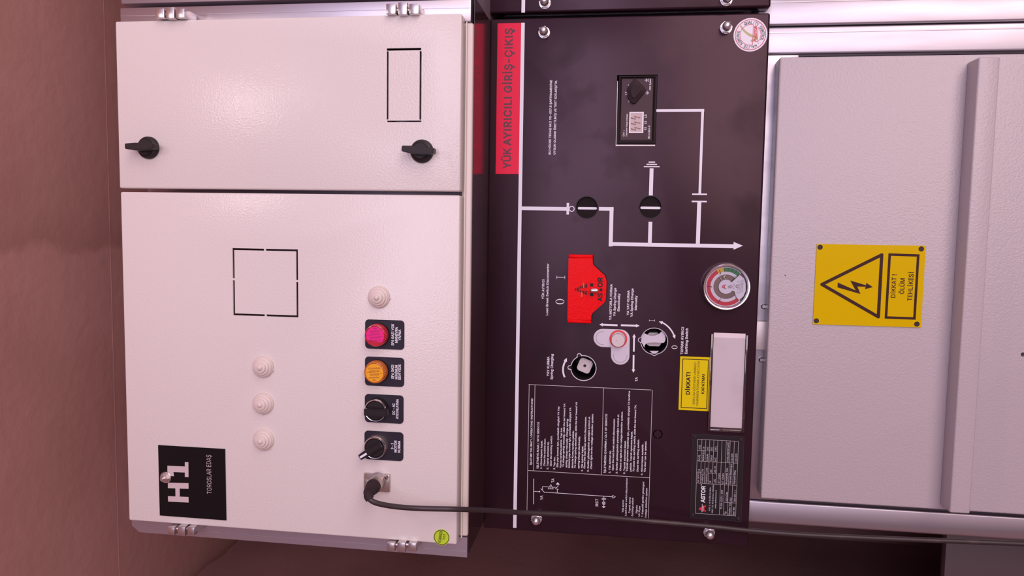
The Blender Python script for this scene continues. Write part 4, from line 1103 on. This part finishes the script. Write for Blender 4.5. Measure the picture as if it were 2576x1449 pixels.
for k in (((512, 650), (535, 690)), ((540, 645), (562, 678)), ((556, 640), (545, 660))):
    u, v = xz(gp(*k[0]), -0.0012), xz(gp(*k[1]), -0.0012); tube(b, [(u[0], -0.0012, u[1]), (v[0], -0.0012, v[1])], 0.0011, 10)
obj('movement_links', b, 'nickel', ga)
b = nb(); linepx(b, gp(600, 694), gp(662, 637), 2.0, YG, 0.0009, sn=False); obj('needle', b, 'ink', ga)
b = nb(); lathe(b, gc[0], gc[1], [(0, -0.0072), (0.0264, -0.0072)], 56); obj('gauge_glass', b, 'glass', ga)

# yellow caution sticker
cy = K(1690 / 280, 1680, 860)
ys = thing('caution_sticker', 'yellow DIKKAT caution sticker beside the clear card holder', 'sticker', tuple(at(1747, 965, 0)))
def quadrect(P, Q, Y):
    a_, d_ = xz(P, Y), xz(Q, Y); return min(a_[0], d_[0]), max(a_[0], d_[0]), min(a_[1], d_[1]), max(a_[1], d_[1])
x0, x1, z0, z1 = quadrect((1711.2, 896), (1783.8, 1034.3), 0)
b = nb(); box(b, x0, x1, -0.0005, 0.0001, z0, z1); obj('sticker_face', b, 'yellow_sticker', ys)
b = nb(); i_ = 5.6 * S0; w_ = 1.7 * S0
for a_, c_, d_, e_ in ((x0 + i_, x1 - i_, z0 + i_, z0 + i_ + w_), (x0 + i_, x1 - i_, z1 - i_ - w_, z1 - i_), (x0 + i_, x0 + i_ + w_, z0 + i_, z1 - i_), (x1 - i_ - w_, x1 - i_, z0 + i_, z1 - i_)):
    flat(b, [(a_, d_), (c_, d_), (c_, e_), (a_, e_)], -0.0007)
obj('border', b, 'sign_ink', ys)
b = nb()
for s, bx, ya, yb, cp_, bo in (('DİKKAT!', 336, 800, 460, 10.3, 0.024), ('GERİLİM GÖSTERGE LAMBASI', 420, 950, 312, 5.6, 0.0), ('YANARKEN TOPRAK AYIRICISINI', 473, 972, 297, 5.6, 0.0), ('KAPATMA!', 555, 787, 490, 7.2, 0.02)):
    text(b, s, cy(bx - 2, ya), cy(bx + 3, yb), cp_, 0, bo, lift=0.0007)
obj('lettering', b, 'sign_ink', ys)

# card holder
chd = thing('card_holder', 'clear plastic card holder with a blank pale card on the black panel', 'card holder', tuple(at(1828, 962, 0)))
x0, x1, z0, z1 = quadrect((1788, 839.5), (1872, 1088), 0)
b = nb(); t_ = 0.0032
box(b, x0, x1, -0.0030, 0.0002, z0, z0 + t_, 0.0006); box(b, x0, x1, -0.0030, 0.0002, z1 - t_, z1, 0.0006); box(b, x0, x0 + t_, -0.0030, 0.0002, z0 + t_, z1 - t_, 0.0006)
obj('tray_rim', b, 'smoked_clear', chd)
b = nb(); box(b, x0 + 0.001, x1, -0.0004, 0.0002, z0 + 0.001, z1 - 0.001); obj('tray_back', b, 'smoked_clear', chd)
cx0, cx1, cz0, cz1 = quadrect((1795.5, 836.5), (1865.4, 1077), 0)
b = nb(); box(b, cx0, cx1, -0.0014, -0.0006, cz0, cz1); obj('card', b, 'paper', chd, 'blank pale card')
b = nb()
b.free()
for fz in (0.18, 0.5, 0.82):
    for zz in (z0 + t_ / 2, z1 - t_ / 2):
        b = nb(); box(b, x0 + (x1 - x0) * fz - 0.004, x0 + (x1 - x0) * fz + 0.004, -0.0033, -0.0026, zz - 0.0008, zz + 0.0008); obj('rim_clip', b, 'smoked_clear', chd)
b = nb(); box(b, x0 + t_, x1 - 0.004, -0.0024, -0.0021, z0 + t_, z1 - t_); obj('cover_sheet', b, 'clear', chd)

# rating plate
cr_ = K(1192 / 320, 1640, 1060)
rt = thing('rating_plate', 'small black rating plate with a white printed table', 'plate', tuple(at(1803, 1200, 0)))
qd = [xz(cr_(*k), 0) for k in ((378, 113), (862, 143), (835, 937), (358, 900))]
b = nb(); prism(b, qd, 0.0001, -0.0010); obj('plate', b, 'rating_black', rt)
b = nb()
for i in range(4): seg(b, qd[i], qd[(i + 1) % 4], 0.00022, -0.0011)
obj('plate_edge', b, 'plate_edge', rt)
for k in ((402, 142), (832, 170), (383, 877), (807, 910)):
    c = xz(cr_(*k), 0); b = nb(); lathe(b, c[0], c[1], [(0, -0.0026), (0.0012, -0.0025), (0.0022, -0.0021), (0.0028, -0.0012), (0.0029, -0.0008)], 20); obj('rivet', b, 'black_rubber', rt)
YP = -0.001
b = nb()
def RL(x0_, y0_, x1_, y1_, w=0.8): linepx(b, cr_(x0_, y0_), cr_(x1_, y1_), w, YP)
top = [(428, 165), (469, 168), (506, 170), (543, 172), (580, 175), (616, 177), (655, 179), (697, 182), (734, 184), (774, 186), (812, 188)]
mid_ = [(416, 577), (453, 579), (490, 581), (527, 583), (566, 585), (603, 588), (643, 591), (681, 593), (717, 596), (755, 598), (794, 601)]
for (a_, b_), (c_, d_) in zip(top, mid_): RL(a_, b_, c_, d_)
RL(*top[0], *top[-1]); RL(*mid_[0], *mid_[-1]); RL(405, 858, 785, 888); RL(416, 577, 405, 858); RL(794, 601, 785, 888)
RL(425, 268, 614, 281); RL(422, 370, 805, 393); RL(419, 478, 608, 491); RL(643, 591, 630, 876); RL(681, 593, 668, 879); RL(717, 596, 705, 882); RL(755, 598, 745, 885); RL(675, 757, 789, 765)
obj('table_lines', b, 'plate_line', rt)
b = nb()
for s, bx, ya, yb in (('Ur (kV)', 441, 570, 490), ('36', 447, 473, 447), ('Ir(A)', 451, 367, 317), ('630', 455, 262, 222), ('Ud(kV)', 481, 572, 495), ('70', 484, 475, 448), ('Ik(kA/1s)', 489, 370, 275), ('16', 492, 263, 237),
                      ('Up(kV)', 519, 575, 498), ('170', 523, 478, 437), ('Ip(kA)', 527, 370, 305), ('40', 530, 267, 240), ('IP', 556, 575, 557), ('3X', 561, 480, 452), ('f(Hz)', 565, 373, 320), ('50', 568, 270, 243),
                      ('LSC', 596, 578, 540), ('2A-PI', 599, 480, 423), ('IAC', 603, 377, 340), ('AFL', 607, 272, 232), ('AT Oranı', 635, 582, 487), ('GT Oranı', 672, 587, 487), ('Kumanda Ger.', 709, 585, 432), ('Garanti Başlangıç', 746, 588, 400), ('Garanti Bitiş', 783, 588, 460),
                      ('24VDC / MOTOR 24VDC', 721, 380, 195), ('12.03.2018', 758, 383, 303), ('12.03.2020', 797, 383, 303), ('ASO 2. ve 3.OSB Alo Mah.', 549, 838, 615), ('2001. Cd. No:3 Sincan-ANKARA', 577, 862, 592), ('www.astoras.com.tr', 604, 815, 642),
                      ('TS EN 62271-200', 661, 823, 642), ('Tip', 697, 872, 845), ('Üretim Yılı', 736, 880, 765), ('Seri No', 774, 880, 803), ('AS36 LCAM', 709, 750, 665), ('2018', 746, 750, 715), ('AS18-0836-1-1', 785, 755, 645)):
    text(b, s, cr_(bx, ya), cr_(bx, yb), 4.4 if bx not in (549, 577, 604) else 3.6, YP, -0.004)
text(b, 'ASTOR', cr_(496, 762), cr_(499, 605), 10.8, YP, 0.03); text(b, '®', cr_(472, 602), cr_(472, 588), 4, YP, 0.0)
RL(470, 775, 470, 850, 1.0); RL(480, 790, 480, 845, 0.8)
obj('lettering', b, 'print_white', rt)
b = nb()
for pts in (((440, 810), (440, 826), (506, 848), (506, 834)), ((440, 812), (440, 826), (506, 800), (506, 784)), ((480, 802), (492, 798), (492, 838), (480, 834))):
    polypx(b, [cr_(*k) for k in pts], YP, 0.0002 if pts[0][0] == 440 else 0.00025)
obj('red_emblem', b, 'logo_red', rt)

# quality control sticker
qc = xz((1887.7, 87.7), 0); QR = 42.6 * pxm((1887, 88), 0)
qs = thing('quality_sticker', 'round white quality control sticker on the panel corner', 'sticker', (qc[0], 0.0, qc[1]))
b = nb(); prism(b, circ(qc[0], qc[1], QR, 64), 0.0001, -0.0004); obj('sticker_face', b, 'sticker_white', qs)
k_ = QR / 128.0
def sq_(x, y): return (qc[0] - (y - 265) * k_, qc[1] - (x - 748) * k_)
b = nb(); ring(b, qc[0], qc[1], 112 * k_, 117 * k_, -0.0006)
def qring(bm_, r0, r1, d0, d1, y, n=40):
    A = []; B = []
    for i in range(n + 1):
        a = pa(d0 + (d1 - d0) * i / n)
        A.append(bm_.verts.new((qc[0] + r0 * math.cos(a), y, qc[1] + r0 * math.sin(a)))); B.append(bm_.verts.new((qc[0] + r1 * math.cos(a), y, qc[1] + r1 * math.sin(a))))
    for i in range(n): bm_.faces.new((A[i], A[i + 1], B[i + 1], B[i]))
qring(b, 77 * k_, 80.5 * k_, 76, 284, -0.0006); qring(b, 77 * k_, 80.5 * k_, -43, 43, -0.0006)
seg(b, sq_(767, 188), sq_(767, 342), 3.5 * k_, -0.0006); seg(b, sq_(803, 212), sq_(803, 318), 3.5 * k_, -0.0006)
obj('rings', b, 'sticker_pink', qs)
b = nb()
for i in range(len(arc3((672, 195), (725, 255), (800, 285), 12)) - 1):
    P = arc3((672, 195), (725, 255), (800, 285), 12); seg(b, sq_(*P[i]), sq_(*P[i + 1]), (12 + i * 0.9) * k_, -0.0005, 0.5 * k_)
seg(b, sq_(755, 315), sq_(800, 290), 20 * k_, -0.0005); obj('tick_mark', b, 'sticker_olive', qs)
b = nb(); roundtext(b, 'QUALITY CONTROL', qc[0], qc[1], 85 * k_, math.radians(-117), math.radians(24), 22 * k_, 0, 0.025)
roundtext(b, 'KALİTE KONTROL', qc[0], qc[1], 85 * k_, math.radians(63), math.radians(197), 22 * k_, 0, 0.025)
c = sq_(810, 330); flat(b, circ(c[0], c[1], 3 * k_, 12), -0.0006); obj('ring_lettering', b, 'sticker_green', qs)
b = nb()
P0, P1 = (1640 + 796 / 3.01875, 290 / 3.01875), (1640 + 796 / 3.01875, 194 / 3.01875)
text(b, 'ASTOR', P0, P1, 7.2, 0, 0.03, lift=0.0008)
for a_, c_ in (((772, 306), (796, 318)), ((772, 306), (796, 294))): seg(b, sq_(*a_), sq_(*c_), 5 * k_, -0.0008)
obj('centre_lettering', b, 'sticker_red', qs)

# ------------------------------------------------------------------ lower cable compartment
cell = thing('cable_compartment', 'lower cubicle with galvanised frame and wide grey door', 'cabinet', (-0.07, 0.3, 0.0))
YW, YO = 0.024, -0.005
b = nb(); box(b, -0.388, 0.250, 0.090, 0.85, 0.0, 1.62); obj('body', b, 'dark_steel', cell)
b = nb(); box(b, 0.2235, 0.2580, YW, 0.09, 0.0, 1.2840, 0.003, 3); box(b, 0.2500, 0.2515, YW - 0.0006, YW + 0.002, 0.0, 1.2840); obj('side_rail', b, 'galv', cell, 'bright galvanised rail right of the grey door')
b = nb(); box(b, -0.3960, -0.3650, YW, 0.09, 0.0, 1.2840, 0.003, 3); box(b, -0.3650, -0.3560, YW + 0.018, 0.09, 0.0, 1.2840); obj('side_rail', b, 'galv', cell, 'galvanised rail left of the grey door')
b = nb(); box(b, -0.3640, 0.2230, YW + 0.001, 0.08, 1.2300, 1.2900, 0.0015); box(b, -0.3640, 0.2230, YW + 0.016, 0.085, 0.05, 1.23); obj('cross_rail', b, 'galv', cell)
p, q = xz((1903, 808), 0.014), xz((1925.5, 880), 0.014)
b = nb(); box(b, p[0], q[0], 0.0125, 0.026, p[1] , q[1] - 0.004, 0.0006); obj('bracket', b, 'raw_metal', cell, 'pale metal bracket above the grey door')
for P in ((1921, 771), (1915, 905)):
    c = xz(P, YW); b = nb(); lathe(b, c[0], c[1], [(0, YW - 0.002), (0.0022, YW - 0.002), (0.0034, YW - 0.0008), (0.0036, YW + 0.002)], 18); obj('screw', b, 'zinc', cell)
b = nb(); box(b, -0.3520, 0.2140, YO, YO + 0.030, 0.28, 1.2592, 0.0025, 3)
ld = obj('door', b, 'grey_paint', cell, 'wide pale grey door')
b = nb(); box(b, -0.3445, 0.2045, -0.0355, YO + 0.0003, 1.0170, 1.0405, 0.0022, 3)
hd = obj('handle_bar', b, 'grey_paint', ld, 'full-width raised bar across the grey door')
c = xz((2574, 892), YO); b = nb(); prism(b, circ(c[0], c[1], 0.0028, 20), YO + 0.02, YO - 0.01); cut(ld, b)
c = xz((1975.5, 693), YO); b = nb(); flat(b, [(c[0] + 0.0014, c[1] + 0.0009), (c[0] + 0.0003, c[1] - 0.0002), (c[0] - 0.0012, c[1] - 0.001), (c[0] - 0.0009, c[1] + 0.0003)], YO - 0.0002); obj('chip', b, 'cut_dark', ld, 'small dark paint chip')

# high voltage warning sign
cw = K(2053 / 340, 2020, 600)
ws = thing('warning_sign', 'yellow high voltage warning sign with lightning triangle on the grey door', 'sign', tuple(at(2186, 718, YO)))
qd = [xz(cw(*k), YO) for k in ((207, 82), (1860, 110), (1785, 1350), (147, 1300))]
b = nb(); prism(b, qd, YO + 0.0003, YO - 0.0015); wp = obj('plate', b, 'yellow', ws)
YS = YO - 0.0015
for k in ((260, 132), (1797, 158), (203, 1250), (1730, 1300)):
    c = xz(cw(*k), YS); b = nb(); lathe(b, c[0], c[1], [(0, YS - 0.0001), (0.0026, YS - 0.0001), (0.0030, YS - 0.0004), (0.0032, YS - 0.0001)], 24); obj('eyelet', b, 'sign_hole', ws)
b = nb(); tri = [cw(287, 697), cw(1196, 247), cw(1144, 1190)]
for i in range(3): linepx(b, tri[i], tri[(i + 1) % 3], 8.2, YS, 0.0002, sn=False)
for k in tri:
    c = xz(k, YS); flat(b, circ(c[0], c[1], 4.1 * pxm(k, YS), 24), YS - 0.00025)
obj('triangle', b, 'sign_ink', ws, smooth=False)
b = nb()
for pts in (((528, 668), (800, 788), (872, 842), (525, 742)), ((718, 638), (825, 728), (872, 842), (800, 788)), ((718, 638), (952, 708), (948, 732), (825, 728)), ((962, 675), (1062, 738), (942, 768))):
    polypx(b, [cw(*k) for k in pts], YS)
obj('lightning_bolt', b, 'sign_ink', ws, smooth=False)
b = nb(); fr = [cw(1317, 243), cw(1750, 257), cw(1692, 1214), cw(1260, 1198)]
for i in range(4): linepx(b, fr[i], fr[(i + 1) % 4], 6.4, YS, sn=False, cap=3.1)
obj('text_frame', b, 'sign_ink', ws, smooth=False)
b = nb()
for s, bx, ya, yb, cp_ in (('DİKKAT !', 1410, 900, 545, 11.5), ('ÖLÜM', 1540, 843, 605, 11.5), ('TEHLİKESİ', 1668, 948, 512, 12)):
    text(b, s, cw(bx - 8, ya), cw(bx + 8, yb), cp_, YS, 0.012)
obj('lettering', b, 'sign_ink', ws)

# ------------------------------------------------------------------ neighbouring cubicle, cut by the top of the picture
npn = thing('mimic_panel', 'black panel of the neighbouring cubicle cut by the picture edge', 'panel', (0.62, 0.02, 1.272))
b = nb(); box(b, 0.2765, 0.96, 0.0, 0.020, 1.2720, 1.6300, 0.0028, 3); obj('front_plate', b, 'black_paint', npn)
b = nb(); x_ = xz((1313, 32), 0)[0]; flat(b, [(x_, za), (x_, za - wbar), (0.95, za - wbar), (0.95, za)], -0.0002); obj('busbar_stripe', b, 'print_white', npn)
for P, r in (((1243, 41), 0.0012), ((1375, 37), 0.0012), ((1390, 38), 0.0010), ((1500, 36), 0.0012), ((1545, 34), 0.0009), ((1682, 29), 0.0014), ((1690, 28), 0.001), ((1796, 26), 0.0009)):
    c = xz(P, 0.004); pts = [(c[0] + 0.0006 * math.cos(a) * random.uniform(0.5, 1.2), c[1] + r * math.sin(a) * random.uniform(0.6, 1.5)) for a in [2 * PI * i / 8 for i in range(8)]]
    b = nb(); prism(b, [(0.2768 + (px_ - c[0]) * 0.3, pz_) for px_, pz_ in pts], 0.010, 0.004)
    obj('paint_chip', b, 'raw_metal', npn, 'bare metal chip on the panel edge')
ncab = thing('control_cabinet', 'control cabinet of the neighbouring cubicle, only its side shows, dark reflections put into its colour', 'cabinet', (0.6, 0.1, 1.628))
b = nb(); box(b, 0.2670, 0.92, YF, 0.40, 1.6280, 2.0760, 0.002); obj('body', b, 'dark_steel', ncab)  # dark grey colour stands in for dark surroundings reflected by the galvanised frame
b = nb(); box(b, 0.292, 0.915, YD, YF - 0.0005, 1.6372, 2.0705, 0.0022, 3); obj('door', b, 'white_paint', ncab)
ncell = thing('cable_compartment', 'lower cubicle of the neighbour with a bright galvanised rail at the picture edge', 'cabinet', (0.6, 0.3, 0.0))
b = nb(); box(b, 0.2595, 0.2960, YW, 0.09, 0.0, 1.2840, 0.003, 3); box(b, 0.2880, 0.2895, YW - 0.0006, YW + 0.002, 0.0, 1.2840); obj('side_rail', b, 'galv', ncell)
b = nb(); box(b, 0.268, 0.92, 0.062, 0.85, 0.0, 1.62); obj('body', b, 'dark_steel', ncell)
b = nb(); box(b, 0.306, 0.872, YO, YO + 0.03, 0.28, 1.2592, 0.0025, 3); obj('door', b, 'grey_paint', ncell)

# metal sheet standing in the gap left of the cubicle
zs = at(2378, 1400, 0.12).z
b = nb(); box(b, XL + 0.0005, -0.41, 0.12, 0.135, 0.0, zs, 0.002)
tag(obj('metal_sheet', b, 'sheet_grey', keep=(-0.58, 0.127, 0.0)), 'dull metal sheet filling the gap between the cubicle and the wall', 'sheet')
